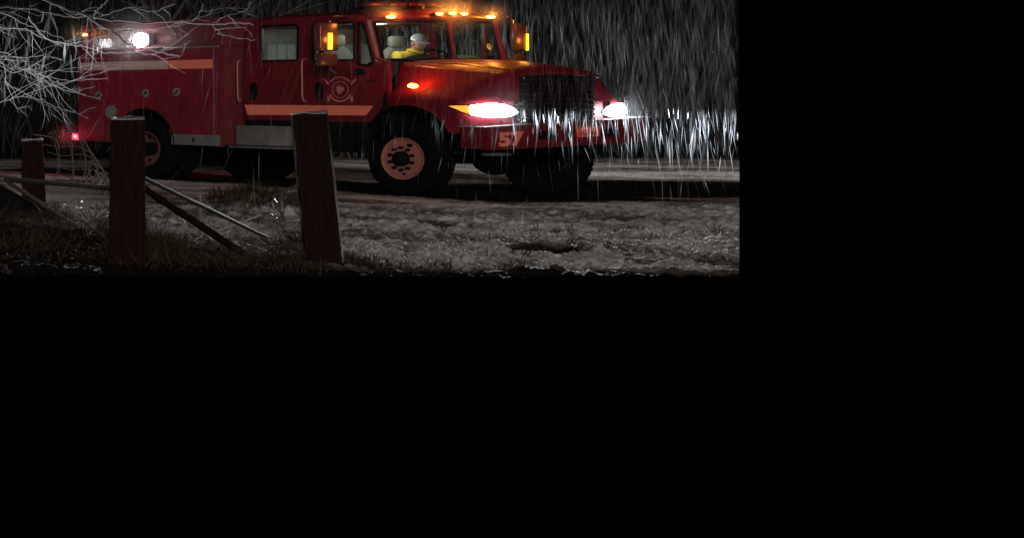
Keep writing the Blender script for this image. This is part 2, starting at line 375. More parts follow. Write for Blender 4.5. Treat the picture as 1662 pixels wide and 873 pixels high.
def build_ground():
    nr, nc = 640, 560
    t = np.linspace(0, 1, nr)
    # rows: dense near, wide far
    ys = NEAR + 13.5 * t + 70 * np.clip(t - 0.55, 0, 1) ** 2 * 3.2 + 0.0
    cs = np.concatenate([np.linspace(-0.1, (-40 + 1915) / 2617, 60), np.linspace((-38 + 1915) / 2617, SLOPE, nc - 60)])
    Y, S = np.meshgrid(ys, cs, indexing='ij')
    X = CAM.x + S * (Y - CAM.y)
    Z = height(X, Y)
    v = np.stack([X, Y, Z], -1).reshape(-1, 3)
    i = np.arange((nr - 1) * (nc - 1)); a = (i // (nc - 1)) * nc + i % (nc - 1)
    f = np.stack([a, a + 1, a + nc + 1, a + nc], -1)
    me = bpy.data.meshes.new('ground'); me.vertices.add(len(v)); me.vertices.foreach_set('co', v.ravel())
    me.loops.add(len(f) * 4); me.loops.foreach_set('vertex_index', f.ravel()); me.polygons.add(len(f))
    me.polygons.foreach_set('loop_start', np.arange(len(f)) * 4); me.polygons.foreach_set('loop_total', np.full(len(f), 4))
    me.update(calc_edges=True); me.polygons.foreach_set('use_smooth', [True] * len(f))
    # how much slush lies on the soil, lowered in places to paint in shade
    low = height(X, Y) ; relief = Z - fbm(X - 9, Y + 2, 0.6, 2) * 0.05
    cov = 0.74 + (fbm(X, Y, 1.3, 4) - 0.5) * 0.9 + np.clip(relief * 3, -0.3, 0.25)
    cov = cov * (1 - track_shade_mask(X, Y)) 
    grass = np.exp(-(np.hypot((X + 12.7) / 1.75, (Y + 8.9) / 1.7)) ** 4)
    cov = cov - grass * 0.8  # grassy patch, widened to paint in the dark foreground shade
    cov = cov - np.exp(-np.hypot((X + 6.95) / 0.5, (Y + 4.1) / 0.5) ** 2) * 0.5
    cov = cov - 1.2 * np.exp(-np.hypot(((X + 8.35) * .73 + (Y + 8.70) * .68) / 0.62, ((X + 8.35) * .68 - (Y + 8.70) * .73) / 0.25) ** 4)
    cov = cov * (1 - 0.93 * sstep(11, 16, Y))  # hillside darkened to stand in for light falling off with distance
    cov = cov - 0.6 * sstep(NEAR + 0.45, NEAR, Y)
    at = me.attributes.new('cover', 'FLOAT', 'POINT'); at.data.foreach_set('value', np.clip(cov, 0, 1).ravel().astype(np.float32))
    me.materials.append(M['slushy_ground'])
    o = bpy.data.objects.new('ground', me); COL.objects.link(o); tag(o, kind='structure')
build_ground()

# ------------------------------------------------------------------ the fire engine (local: x forward, y left, z up, origin under the front axle)
truck = tag(empty('fire_engine', (0, 0, 0), math.atan2(-0.99961, 0.0278)),
            'red crew-cab wildland fire engine, numbered 57 on the bumper, parked with lights on', 'fire engine')
def rot_part(pts, f): return [f(p) for p in pts]

# --- chassis
for s in (-1, 1):
    MB().box(-5.6, 0.95, s * 0.43 - 0.05, s * 0.43 + 0.05, 0.62, 0.88, 0.01).build('frame_rail', 'chassis', truck)
    MB().box(-1.80, -0.66, s * 0.93 - 0.10, s * 0.93 + 0.05, 0.58, 1.00, 0.03).build('fuel_tank', 'chassis', truck)
for x in (0.0, -4.37):
    a = MB().tube([(x, -0.95, 0.52), (x, 0.95, 0.52)], 0.075, 10).build('axle', 'chassis', truck)
    MB().ball((x, 0.0 if x < -1 else 0.25, 0.52), (0.24, 0.26, 0.24), 16, 10).build('differential', 'chassis', a)
MB().box(-3.5, -2.9, -0.5, 0.5, 0.55, 1.0, 0.03).build('pump_housing', 'chassis', truck)
MB().box(-0.55, 0.9, -0.36, 0.36, 0.62, 1.25, 0.05).build('engine_block', 'chassis', truck)
MB().box(-2.86, -2.70, -0.85, 0.85, 0.85, 2.1, 0.02).build('pump_panel', 'maroon', truck)

# --- wheels
def tyre_profile(w, ro=0.525, ri=0.295):
    h = w / 2
    return [(-h * 0.80, ri), (-h, ri + 0.05), (-h * 1.06, (ro + ri) / 2), (-h * 0.98, ro - 0.05), (-h * 0.86, ro - 0.012), (-h * 0.7, ro),
            (h * 0.7, ro), (h * 0.86, ro - 0.012), (h * 0.98, ro - 0.05), (h * 1.06, (ro + ri) / 2), (h, ri + 0.05), (h * 0.80, ri)]
def wheel(x, yc, s, w, rear=False):
    e = empty('wheel', (x, yc, 0.52), 0, truck)
    t = MB().lathe(tyre_profile(w), 56, close=True)
    for k in range(42):
        a = 2 * math.pi * k / 42
        for q in (-1, 1):
            t.box(-0.022, 0.022, q * w * 0.22 - w * 0.17, q * w * 0.22 + w * 0.17, 0.515, 0.530, 0.0,
                  lambda c, a=a + q * 0.03: Vector((c.x * math.cos(a) + c.z * math.sin(a), c.y, -c.x * math.sin(a) + c.z * math.cos(a))))
    t.build('tyre', 'rubber', e)
    o = s * w / 2
    if not rear:
        MB().lathe([(o * 0.86, 0.255), (o * 0.98, 0.285), (o * 1.02, 0.303), (o * 0.9, 0.303)], 48).build('rim', 'rim_red', e)
        MB().lathe([(o * 0.86, 0.252), (-o * 0.8, 0.25), (-o * 0.85, 0.295), (o * 0.85, 0.300)], 40).build('rim_barrel', 'chassis', e)
        dish = lambda r: o * (1.02 if r < 0.17 else 1.02 - 0.5 * (r - 0.17)) 
        holes = [circ(0.10, 0.195, 0.042, 12, rx=1.25, ry=0.7), circ(0.02, -0.222, 0.036, 12, rx=1.2, ry=0.5)]
        MB().plate(circ(0, 0, 0.262, 44), holes, lambda a, b, tt: Vector((a, dish(math.hypot(a, b)) - s * 0.02 * tt, b))).build('rim_disc', 'rim_red', e)
        MB().lathe([(o * 0.5, 0.25), (o * 0.5, 0.0)], 24).build('inner_disc', 'black', e)
        MB().lathe([(o * 1.0, 0.112), (o * 1.30, 0.105), (o * 1.42, 0.085), (o * 1.45, 0.0)], 28).build('hub', 'black', e)
        for k in range(10):
            a = 2 * math.pi * (k + 0.5) / 10; cx, cz = 0.163 * math.cos(a), 0.163 * math.sin(a)
            MB().lathe([(o * 1.0, 0.026), (o * 1.16, 0.024), (o * 1.30, 0.018), (o * 1.32, 0.0)], 6, (cx, 0, cz)).build('lug_nut', 'black', e)
    else:
        MB().lathe([(o * 1.02, 0.303), (o * 0.98, 0.285), (o * 0.5, 0.27), (-o * 0.2, 0.262), (-o * 0.2, 0.295), (o * 0.9, 0.303)], 48, close=True).build('rim', 'rim_shaded', e)
        holes = [circ(0.205 * math.cos(R(36 + 72 * k)), 0.205 * math.sin(R(36 + 72 * k)), 0.042, 10) for k in range(5)]
        MB().plate(circ(0, 0, 0.268, 44), holes, lambda a, b, tt: Vector((a, -o * 0.15 - s * 0.02 * tt, b))).build('rim_disc', 'rim_shaded', e)
        MB().lathe([(-o * 0.15, 0.115), (o * 0.75, 0.105), (o * 0.8, 0.0)], 28).build('hub', 'black', e)
        MB().lathe([(-o * 0.6, 0.26), (-o * 0.6, 0.0)], 24).build('inner_disc', 'black', e)
for s in (-1, 1):
    wheel(0.0, s * 1.01, s, 0.27)
    wheel(-4.40, s * 1.03, s, 0.25, True)
    wheel(-4.40, s * 0.72, s, 0.25, True)

# --- crew cab
def cab_side(s):
    y = s * 1.0
    fn = lambda a, b, t: Vector((a, y - s * 0.05 * t, b))
    outer = [(-2.60, 1.04), (-2.66, 1.12), (-2.66, 1.5), (-2.63, 2.42), (-2.57, 2.57), (-2.44, 2.63), (-1.6, 2.66), (-0.80, 2.64), (-0.66, 2.56), (-0.52, 2.0), (-0.35, 1.94), (-0.33, 1.38), (-0.42, 1.29), (-0.52, 1.17), (-0.60, 1.04)]
    rd = rrect(-2.55, -1.67, 1.10, 2.58, 0.05)
    fd = [(-1.59, 1.10), (-0.66, 1.10), (-0.585, 1.17), (-0.46, 1.33), (-0.385, 1.44), (-0.385, 1.90), (-0.56, 1.97), (-0.715, 2.53), (-0.76, 2.58), (-1.54, 2.58), (-1.59, 2.53)]
    MB().plate(outer, [rd, fd], fn).build('cab_side', 'red_paint', truck, smooth=False)
    def inset(lp, d):
        cx = sum(p[0] for p in lp) / len(lp); cz = sum(p[1] for p in lp) / len(lp)
        return [(p[0] + (d if p[0] < cx else -d), p[1] + (d if p[1] < cz else -d)) for p in lp]
    fn2 = lambda a, b, t: Vector((a, y + s * 0.004 - s * 0.05 * t, b))
    rw = rrect(-2.375, -1.745, 1.985, 2.54, 0.045)
    d1 = MB().plate(inset(rd, 0.005), [rw], fn2).build('rear_door', 'red_paint', truck, smooth=False)
    fw = rrect(-1.50, -0.845, 1.97, 2.535, 0.035)
    vw = [(-0.79, 1.93), (-0.77, 1.90), (-0.60, 1.885), (-0.565, 1.91), (-0.575, 1.99), (-0.70, 2.49), (-0.72, 2.52), (-0.775, 2.53), (-0.79, 2.51)]
    d2 = MB().plate(inset(fd, 0.005), [fw, vw], fn2).build('front_door', 'red_paint', truck, smooth=False)
    gl = lambda a, b, t: Vector((a, y - s * 0.012 - s * 0.006 * t, b))
    for d, lp in ((d1, rw), (d2, fw), (d2, vw)):
        MB().plate(lp, [], gl).build('window_glass', 'glass', d, smooth=False)
        MB().tube([(a, y + s * 0.006, b) for a, b in lp + lp[:1]], 0.016, 6).build('window_seal', 'black', d)
    for d, xc in ((d1, -2.50), (d2, -1.40)):
        h = MB().plate(rrect(xc - 0.062, xc + 0.062, 1.375, 1.635, 0.05), [], lambda a, b, t: Vector((a, y + s * 0.010 - s * 0.02 * t, b)))
        h.build('handle_pocket', 'black', d)
        MB().box(xc - 0.035, xc + 0.035, y + s * 0.012 - 0.006, y + s * 0.018 + 0.006, 1.40, 1.52, 0.005).build('door_handle', 'black_gloss', d)
    for xg in (-2.735 if s < 0 else -2.70, -1.63):
        MB().tube(smoothp([(xg, y, 1.995), (xg, y + s * 0.05, 1.97), (xg + 0.005, y + s * 0.055, 1.65), (xg + 0.01, y + s * 0.05, 1.38), (xg + 0.01, y, 1.35)], 3), 0.010, 8).build('grab_handle', 'handle_paint', truck)
    # reflective stripe
    lp = [(-2.655, 1.285), (-2.60, 1.125), (-0.665, 1.142), (-0.555, 1.284)]
    fs = lambda a, b, t: Vector((a, y + s * 0.009 - s * 0.004 * t, b))
    MB().plate(lp, [], fs).build('reflective_stripe', 'orange_tape', truck, smooth=False)
    # black sill under the doors
    MB().box(-2.60, -0.60, y - 0.04, y + 0.01, 0.93, 1.036, 0.01).build('door_sill', 'black', truck)
    return d1, d2
near_doors = cab_side(-1); far_doors = cab_side(1)

def xw(y, z):
    t = (z - 1.97) / 0.56
    return -0.36 - 0.17 * (y / 0.9) ** 2 - t * (0.07 + 0.06 * (y / 0.9) ** 2)
roof = MB()
rows = []
for i in range(15):
    a = i / 14
    row = []
    for j in range(25):
        y = -1.0 + 2.0 * j / 24
        xf = xw(y, 2.53) + 0.02
        x = -2.62 + (xf + 2.62) * a
        crown = 2.66 + 0.075 * (1 - abs(y) ** 3)
        edge = min(1, (1 - a) * 14 / 1.6) if a > 0.8 else min(1, a * 14 / 1.2)
        z = crown - 0.10 * (1 - edge) ** 2 - 0.03 * max(0, abs(y) - 0.9) * 10
        row.append(Vector((x, y, z)))
    rows.append(row)
roof.grid(rows)
roof.grid([rows[-1], [Vector((p.x + 0.025, p.y, 2.585)) for p in rows[-1]], [Vector((p.x - 0.005, p.y, 2.535)) for p in rows[-1]], [Vector((p.x - 0.12, p.y, 2.535)) for p in rows[-1]]])
roof.grid([rows[0], [Vector((-2.64, p.y, 2.40)) for p in rows[0]]])
roof_o = roof.build('roof', 'red_paint', truck, ang=60)
MB().grid([[Vector((p.x + (0.04 if i == 0 else -0.06 if i == 14 else 0), p.y * 0.96, 2.56)) for p in r] for i, r in enumerate(rows)]).build('headliner', 'cab_trim', truck)
MB().box(-2.655, -2.62, -0.96, 0.96, 1.0, 2.52, 0.01).build('cab_back', 'maroon', truck)
MB().box(-2.60, -0.4, -0.94, 0.94, 1.0, 1.05).build('cab_floor', 'dash', truck)
MB().box(-2.615, -2.58, -0.93, 0.93, 1.05, 2.5).build('back_trim', 'cab_trim', truck)
MB().plate([(-1.08, 0.8), (1.08, 0.8), (1.0, 1.5), (0.7, 1.9), (-0.7, 1.9), (-1.0, 1.5)], [], lambda a, b, t: Vector((-0.40 + 0.03 * t, a, b))).build('firewall', 'black', truck, smooth=False)

# windscreen: two curved panes, rubber, pillars
for s in (-1, 1):
    ys = [s * (0.035 + (0.895 - 0.035) * j / 10) for j in range(11)]; zs = [1.97 + 0.56 * i / 5 for i in range(6)]
    MB().grid([[Vector((xw(y, z), y, z)) for y in ys] for z in zs]).build('windscreen', 'glass', truck)
    loop = [(xw(y, 1.965), y, 1.965) for y in ys] + [(xw(ys[-1], z), ys[-1], z) for z in zs] + [(xw(y, 2.535), y, 2.535) for y in reversed(ys)] + [(xw(ys[0], z), ys[0], z) for z in reversed(zs)]
    MB().tube([(p[0] + 0.004, p[1], p[2]) for p in loop], 0.022, 6).build('windscreen_seal', 'black', truck)
    out = [Vector((-0.35, s * 1.0, 1.9)), Vector((-0.52, s * 1.0, 2.0)), Vector((-0.59, s * 1.0, 2.28)), Vector((-0.66, s * 1.0, 2.56))]
    zz = [1.9, 2.0, 2.28, 2.56]
    MB().grid([[o, o.lerp(Vector((xw(0.9, z), s * 0.9, z)), 0.5) + Vector((0.03, s * 0.02, 0)), Vector((xw(0.9, z), s * 0.9, z))] for o, z in zip(out, zz)]).build('windscreen_pillar', 'red_paint', truck)
MB().tube([(xw(0, 1.97) + 0.006, 0, 1.95), (xw(0, 2.53) + 0.006, 0, 2.55)], 0.034, 8).build('centre_post', 'red_paint', truck)
for y0, y1 in ((-0.60, -0.12), (0.30, 0.72)):
    w = MB().tube(smoothp([(xw(y0, 1.95) + 0.05, y0, 1.955), (xw((y0 + y1) / 2, 1.99) + 0.05, (y0 + y1) / 2, 1.985), (xw(y1, 2.02) + 0.04, y1, 2.03)], 4), 0.010, 6)
    w.build('wiper', 'black', truck)

# interior
MB().box(-0.78, -0.44, -0.9, 0.9, 1.62, 1.95, 0.05).build('dashboard', 'dash', truck)
MB().ball((-0.72, -0.12, 1.95), (0.15, 0.24, 0.11), 16, 8).build('instrument_hood', 'dash', truck)
sw = MB(); ring = [Vector((0.0 - 0.62 * 0.24 * math.sin(t), 0.24 * math.cos(t), 0.79 * 0.24 * math.sin(t))) + Vector((-0.93, 0.45, 1.94)) for t in [2 * math.pi * k / 28 for k in range(29)]]
sw.tube(ring, 0.016, 8)
for k in (3, 12, 21): sw.tube([ring[k], (-0.92, 0.45, 1.92)], 0.012, 6)
sw.build('steering_wheel', 'black', truck)
def seat(x, y, z, pale, wid=0.46):
    e = empty('seat', (x, y, z), 0, truck)
    MB().box(-0.22, 0.28, -wid / 2, wid / 2, -0.12, 0.03, 0.05).build('cushion', pale, e)
    MB().plate([(p[0], p[1]) for p in circ(0, 0.40, 0.26, 28, rx=wid / 0.52, ry=1.35)], [], lambda a, b, t: Vector((-0.20 - 0.12 * b - 0.10 * t, a, b))).build('backrest', pale, e)
    MB().box(-0.36, -0.26, -0.13, 0.13, 0.72, 0.90, 0.04).build('headrest', pale, e)
seat(-1.30, 0.45, 1.46, 'cab_trim'); seat(-1.34, -0.50, 1.48, 'seat_grey', 0.56)
be = empty('rear_bench', (-2.36, 0, 1.44), 0, truck)
MB().box(-0.2, 0.35, -0.9, 0.9, -0.12, 0.04, 0.05).build('cushion', 'seat_grey', be)
for k in range(11): MB().box(-0.16, -0.02, -0.88 + 0.16 * k, -0.73 + 0.16 * k, 0.05, 0.82, 0.03).build('backrest_rib', 'seat_grey', be)
dm = MB().box(-1.60, -1.40, -0.08, 0.08, 2.535, 2.555, 0.005).build('dome_lamp', 'dome', truck)
lamp('dome_light', 'POINT', truck, (-1.45, 0.0, 2.46), 9.0, (0.95, 0.97, 0.88), shadow_soft_size=0.06)
tl = MB().ball((-0.60, 0.44, 1.985), (0.12, 0.2, 0.05), 14, 8, lambda d: 1 + 0.25 * math.sin(9 * d.x + 5 * d.y) * d.z)

# --- bonnet and wings
def arch(x, cx=0.03, cz=0.62, r=0.68):
    d = r * r - (x - cx) ** 2
    return cz + math.sqrt(d) if d > 0 else cz
XS = [-0.37, -0.30, -0.2, -0.1, 0.0, 0.1, 0.2, 0.3, 0.4, 0.5, 0.58, 0.64, 0.69, 0.715, 0.76, 0.82, 0.88, 0.93, 0.97, 1.0, 1.02]
def hood_row(x, s):
    f = (x + 0.37) / 1.39
    zc = 1.975 - 0.015 * f - 0.15 * f ** 2.4
    ys = 0.72 - 0.13 * f; zs = 1.887 - 0.112 * x
    yo = 1.115 if x < 0.7 else 1.115 - 0.30 * ((x - 0.7) / 0.32) ** 2.6
    if x < -0.2: yo = 1.0 + 0.115 * sstep(-0.37, -0.2, x)
    front = 0.0 if x < 0.85 else ((x - 0.85) / 0.17) ** 2
    zb = max(arch(x), 0.90) if x > 0 else (arch(x) if x > -0.62 else 0.9)
    zb = float(min(zb, 1.34))
    P = [(0, zc), (0.22, zc - 0.008), (ys * 0.72, zc - 0.45 * (zc - zs)), (ys, zs), (ys + 0.05, zs - 0.05), (ys + 0.5 * (yo - ys) * 0.8, 1.68 - 0.03 * f), (yo - 0.13, 1.55 - 0.04 * f), (yo - 0.045, 1.475 - 0.05 * f), (yo - 0.01, 1.41 - 0.04 * f), (yo, 1.355), (yo, zb + 0.6 * (1.355 - zb)), (yo, zb + 0.02), (yo + 0.02, zb)]
    P = [(p[0] - 0.04 * front * (k > 3), p[1] - 0.05 * front * (k < 4)) for k, p in enumerate(P)]
    return [Vector((float(x), s * float(p[0]), float(p[1]))) for p in P]
for s in (-1, 1):
    rows = [hood_row(x, s) for x in XS]
    top = MB().grid([r[:5] for r in rows]); top.build('bonnet_top', 'hood_paint', truck, ang=50)
    MB().grid([r[4:] for r in rows]).build('wing', 'wing_paint', truck, ang=50)
    last = rows[-1]
    MB().grid([[p for p in last[:10]], [Vector((1.03, s * min(abs(p.y), 0.54), min(p.z, 1.70))) for p in last[:10]]]).build('front_panel', 'wing_paint', truck)
    MB().plate([(0.54, 1.55), (0.72, 1.42), (0.74, 0.95), (0.54, 0.95)], [], lambda a, b, t: Vector((0.97 - 0.02 * t, s * a, b))).build('corner_panel', 'maroon', truck)
    # wheel well
    n = 14
    MB().grid([[Vector((0.03 + 0.70 * math.cos(math.pi * k / n), s * yy, 0.60 + 0.70 * math.sin(math.pi * k / n))) for k in range(n + 1)] for yy in (1.10, 0.55)]).build('wheel_well', 'black', truck)
    MB().plate([(0.73, 0.7), (0.73, 1.0), (0.5, 1.25), (0.03, 1.32), (-0.45, 1.25), (-0.68, 1.0), (-0.68, 0.7)], [], lambda a, b, t: Vector((a, s * (0.55 - 0.02 * t), b))).build('inner_wing', 'black', truck, smooth=False)
    MB().box(-0.72, -0.60, s * 1.06 - 0.05, s * 1.06 + 0.05, 0.60, 1.02, 0.02).build('mud_guard', 'black', truck)
MB().tube([(-0.30, -0.985, 1.945), (0.4, -0.72, 1.885), (0.98, -0.575, 1.785)], 0.006, 6).build('bonnet_seam', 'black', truck)
# grille
gr = empty('grille', (1.03, 0, 1.4), 0, truck)
MB().box(-0.03, 0.0, -0.53, 0.53, -0.33, 0.30).build('grille_backing', 'black', gr)
for k in range(9): MB().box(0.0, 0.03, -0.52, 0.52, -0.30 + 0.068 * k, -0.275 + 0.068 * k, 0.006).build('grille_bar', 'grille_dark', gr)
for k in (-1, 0, 1): MB().box(0.005, 0.04, k * 0.26 - 0.012, k * 0.26 + 0.012, -0.33, 0.29, 0.006).build('grille_upright', 'grille_dark', gr)
MB().tube(smoothp([(0.03, -0.50, 0.27), (0.05, -0.48, 0.305), (0.06, 0, 0.32), (0.05, 0.50, 0.305), (0.03, 0.53, 0.27)], 6), 0.011, 8).build('chrome_lip', 'chrome', gr)
MB().tube([(0.05, -0.45, -0.28), (0.06, 0.45, -0.25)], 0.012, 8).build('chrome_strip', 'chrome', gr)

# headlights that wrap round the corners
for s in (-1, 1):
    e = empty('headlight', (0, 0, 0), 0, truck)
    path = [(0.66, 1.140, 1.288, 1.282), (0.74, 1.146, 1.300, 1.248), (0.82, 1.135, 1.302, 1.205), (0.90, 1.095, 1.305, 1.165), (0.955, 1.045, 1.320, 1.140), (1.00, 0.97, 1.335, 1.128), (1.03, 0.88, 1.335, 1.125), (1.05, 0.79, 1.322, 1.130), (1.06, 0.70, 1.290, 1.145), (1.062, 0.64, 1.250, 1.170), (1.062, 0.615, 1.215, 1.195)]
    def lens(seg, name, m, bulge):
        rows = []
        for (x, y, zt, zb) in seg:
            nx, ny = x - 0.5, y - 0.5; l = math.hypot(nx, ny); row = []
            for k in range(7):
                t = k / 6; b = bulge * math.sin(math.pi * t)
                row.append(Vector((x + nx / l * b, s * (y + ny / l * b), zb + (zt - zb) * t)))
            rows.append(row)
        return MB().grid(rows).build(name, m, e)
    lens(path[:4], 'turn_lens', 'amber_soft', 0.018); lens(path[3:], 'lens', 'head_white', 0.03)
    MB().tube([(p[0] - 0.005, s * p[1], p[2]) for p in path] + [(p[0] - 0.005, s * p[1], p[3]) for p in reversed(path)], 0.010, 6).build('lamp_rim', 'black', e)
    lamp('headlight_beam', 'SPOT', truck, (1.50, s * 0.88, 1.235), 900, (0.86, 0.95, 1.0), spot_size=R(128), spot_blend=0.55, shadow_soft_size=0.05, rot=(0, R(-90 + 2.6), 0), scale=(0.024, 1, 1))
    lamp('headlight_spread', 'SPOT', truck, (1.50, s * 0.88, 1.20), 5000, (0.88, 0.95, 1.0), spot_size=R(150), spot_blend=0.6, shadow_soft_size=0.06, rot=(0, R(-90 + 7.5), 0), scale=(0.05, 1, 1))
# side marker lamps on the wings
for s in (-1, 1):
    e = MB().ball((0.085, s * 1.075, 1.575), (0.075, 0.022, 0.028), 16, 10).build('side_marker', 'amber', truck)
    MB().tube([(0.085 + 0.085 * math.cos(t), s * 1.07, 1.575 + 0.038 * math.sin(t)) for t in [2 * math.pi * k / 20 for k in range(21)]], 0.006, 5).build('marker_bezel', 'chrome', e)

# --- bumper, sits slightly askew as in the picture
def bz(y): return 0.058 * y
FB = 1.17
def bump_face(a, b, t): return Vector((FB - 0.05 * max(0, abs(a) - 0.75) ** 2 - 0.012 * t, a, b + bz(a)))
bp = empty('front_bumper', (0, 0, 0), 0, truck)
holes = [rrect(-0.44, -0.15, 0.855, 0.965, 0.05), rrect(-0.03, 0.10, 0.855, 0.955, 0.045), rrect(0.47, 0.74, 0.84, 0.94, 0.04)]
MB().plate([(-1.16, 0.75), (-1.10, 0.745), (0, 0.735), (1.0, 0.735), (1.13, 0.775), (1.15, 1.065), (0, 1.065), (-1.16, 1.065)][::-1], holes, bump_face).build('bumper_face', 'red_paint', bp, smooth=False)
MB().plate([(-1.16, 0.80), (-1.16, 1.175), (1.22, 1.175), (1.22, 0.80)], [], lambda a, b, t: Vector((b - 0.05 * max(0, abs(a) - 0.75) ** 2, a, 1.07 + 0.004 - 0.012 * t + bz(a)))).build('bumper_top', 'aluminium', bp, smooth=False)
for y in (-1.14, 1.12): MB().box(0.82, FB - 0.03, y - 0.01, y + 0.01, 0.76 + bz(y), 1.05 + bz(y)).build('bumper_end', 'red_paint', bp)
MB().box(0.86, FB - 0.06, -1.08, 1.08, 0.78, 1.02).build('bumper_inner', 'black', bp)
fg = MB().lathe([(0, 0.05), (0.03, 0.045), (0.04, 0.0)], 18, (FB - 0.055, -0.21, 0.895), axis='x').build('fog_lamp', 'chrome', bp)
MB().lathe([(0, 0.035), (0.04, 0.03), (0.045, 0.0)], 14, (FB - 0.03, 0.94, 0.94), axis='x').build('fog_lamp', 'chrome', bp)
num = MB()
text_mesh('bumper_number', '57', 0.25, 'orange_tape', bp, basis((FB + 0.004, -0.82, 0.875 + bz(-0.82)), (0, 1, 0.058), (0, -0.058, 1), (1, 0, 0)), bold=0.013, xs=1.36)
pl = MB().plate(rrect(0.115, 0.435, 0.868, 1.008, 0.012), [], lambda a, b, t: Vector((FB + 0.012 - 0.006 * t, a, b + bz(a) - 0.016))).build('licence_plate', 'plate_orange', bp, smooth=False)
text_mesh('plate_number', '1356661', 0.098, 'plate_ink', bp, basis((FB + 0.016, 0.275, 0.908 + bz(0.275)), (0, 1, 0.058), (0, -0.058, 1), (1, 0, 0)), bold=0.0012, xs=0.80)
for y in (0.165, 0.385): MB().box(FB + 0.012, FB + 0.018, y - 0.022, y + 0.022, 0.974 + bz(y), 0.984 + bz(y)).build('plate_bolt', 'plate_ink', bp)
# winch, hoses and brackets behind the bumper top
MB().tube([(1.02, -0.30, 1.12), (1.02, 0.30, 1.15)], 0.05, 14).build('winch_drum', 'aluminium', truck)
for y in (-0.33, 0.33): MB().box(0.95, 1.09, y - 0.03, y + 0.03, 1.06, 1.20, 0.015).build('winch_bracket', 'black', truck)
MB().tube(smoothp([(1.06, -0.55, 1.06), (1.1, -0.5, 1.13), (1.1, -0.40, 1.15), (1.1, -0.28, 1.10)], 5), 0.012, 8).build('tow_line', 'chrome', truck)
MB().ball((1.09, -0.52, 1.085), (0.03, 0.03, 0.03), 12, 8).build('shackle', 'chrome', truck)
MB().box(0.95, 1.10, -1.0, -0.72, 0.60, 0.64, 0.01).build('step_bracket', 'aluminium', truck)

# --- roof marker lamps and beacon bar
for y, z in ((-0.76, 2.60), (-0.19, 2.64), (0.0, 2.645), (0.19, 2.64), (0.76, 2.60)):
    x = xw(y, 2.53) + 0.055
    e = MB().ball((x, y, z), (0.045, 0.068 if abs(y) > .5 else .052, 0.022), 16, 10).build('roof_marker', 'amber', truck)
    MB().ball((x - 0.03, y, z - 0.006), (0.05, 0.085, 0.03), 16, 8).build('marker_base', 'black', e)
    if True: lamp('marker_glow', 'POINT', truck, (x + 0.05, y, z + 0.05), 6.5, (1.0, 0.30, 0.04), shadow_soft_size=0.03)
lb = empty('beacon_bar', (-1.12, 0, 2.79), 0, truck)
MB().box(-0.13, 0.13, -0.62, 0.62, -0.05, -0.01, 0.015).build('bar_base', 'black', lb)
for k in range(4): MB().box(-0.12, 0.12, -0.60 + 0.305 * k, -0.31 + 0.305 * k, -0.008, 0.07, 0.03).build('beacon_lens', 'lens_off', lb)
MB().tube([(-0.55, -0.25, 2.72), (-0.55, -0.25, 2.80)], 0.012, 8).build('air_horn', 'chrome', truck)

# --- mirrors
for s in (-1, 1):
    e = empty('mirror', (-0.88, s * 1.40, 2.30) if s < 0 else (-0.60, 1.26, 2.28), 0, truck)
    hw = 0.15 if s < 0 else 0.085
    MB().box(-0.05, 0.05, -hw, hw, -0.20, 0.24, 0.035).build('mirror_shell', 'mirror_shell', e)
    MB().box(-0.045, 0.045, -hw * 0.93, hw * 0.93, -0.42, -0.225, 0.03).build('convex_mirror', 'mirror_shell', e)
    MB().box(0.052, 0.062, -0.035 if s < 0 else hw * 0.7, 0.035 if s < 0 else hw * 1.15, -0.175, 0.075, 0.004).build('mirror_lamp', 'amber_strip' if s < 0 else 'yellow_strip', e)
    MB().tube([(0.053, q * hw * 0.9, -0.16) for q in (-1, 1)] , 0.006, 6).build('shell_trim', 'chrome', e)
    MB().tube([(0.045, s * hw * 0.95, 0.19), (0.05, s * hw * 0.95, -0.15)], 0.006, 6).build('shell_edge', 'handle_paint', e)
    b = Vector((-0.88, s * 1.40, 2.30)) if s < 0 else Vector((-0.60, 1.26, 2.28))
    i = s * -0.07
    MB().tube(smoothp([(b.x, b.y + i, b.z + 0.2), (b.x, b.y + i, b.z + 0.30), (b.x - 0.01, b.y + i * 2, b.z + 0.335), (b.x - 0.03, s * 1.12, b.z + 0.335), (b.x - 0.04, s * 0.99, b.z + 0.33)], 4), 0.011, 8).build('mirror_arm', 'chrome', truck)
    MB().tube(smoothp([(b.x, b.y + i, b.z - 0.40), (b.x, b.y + i, b.z - 0.48), (b.x + 0.01, b.y + i * 2, b.z - 0.52), (b.x + 0.06, s * 1.10, b.z - 0.52), (b.x + 0.10, s * 1.0, b.z - 0.515)], 4), 0.011, 8).build('mirror_arm', 'chrome', truck)
    MB().box(b.x + 0.04, b.x + 0.20, s * 1.0 - 0.03, s * 1.0 + 0.04, b.z - 0.55, b.z - 0.47, 0.02).build('arm_bracket', 'black', truck)
    lamp('mirror_glow', 'POINT', truck, (b.x + 0.14, b.y, b.z - 0.03), 1.6 if s < 0 else 1.2, (1.0, 0.38, 0.04), shadow_soft_size=0.05)
lamp('wing_glow', 'POINT', truck, (0.12, -1.05, 1.68), 5.0, (1.0, 0.22, 0.04), shadow_soft_size=0.04)

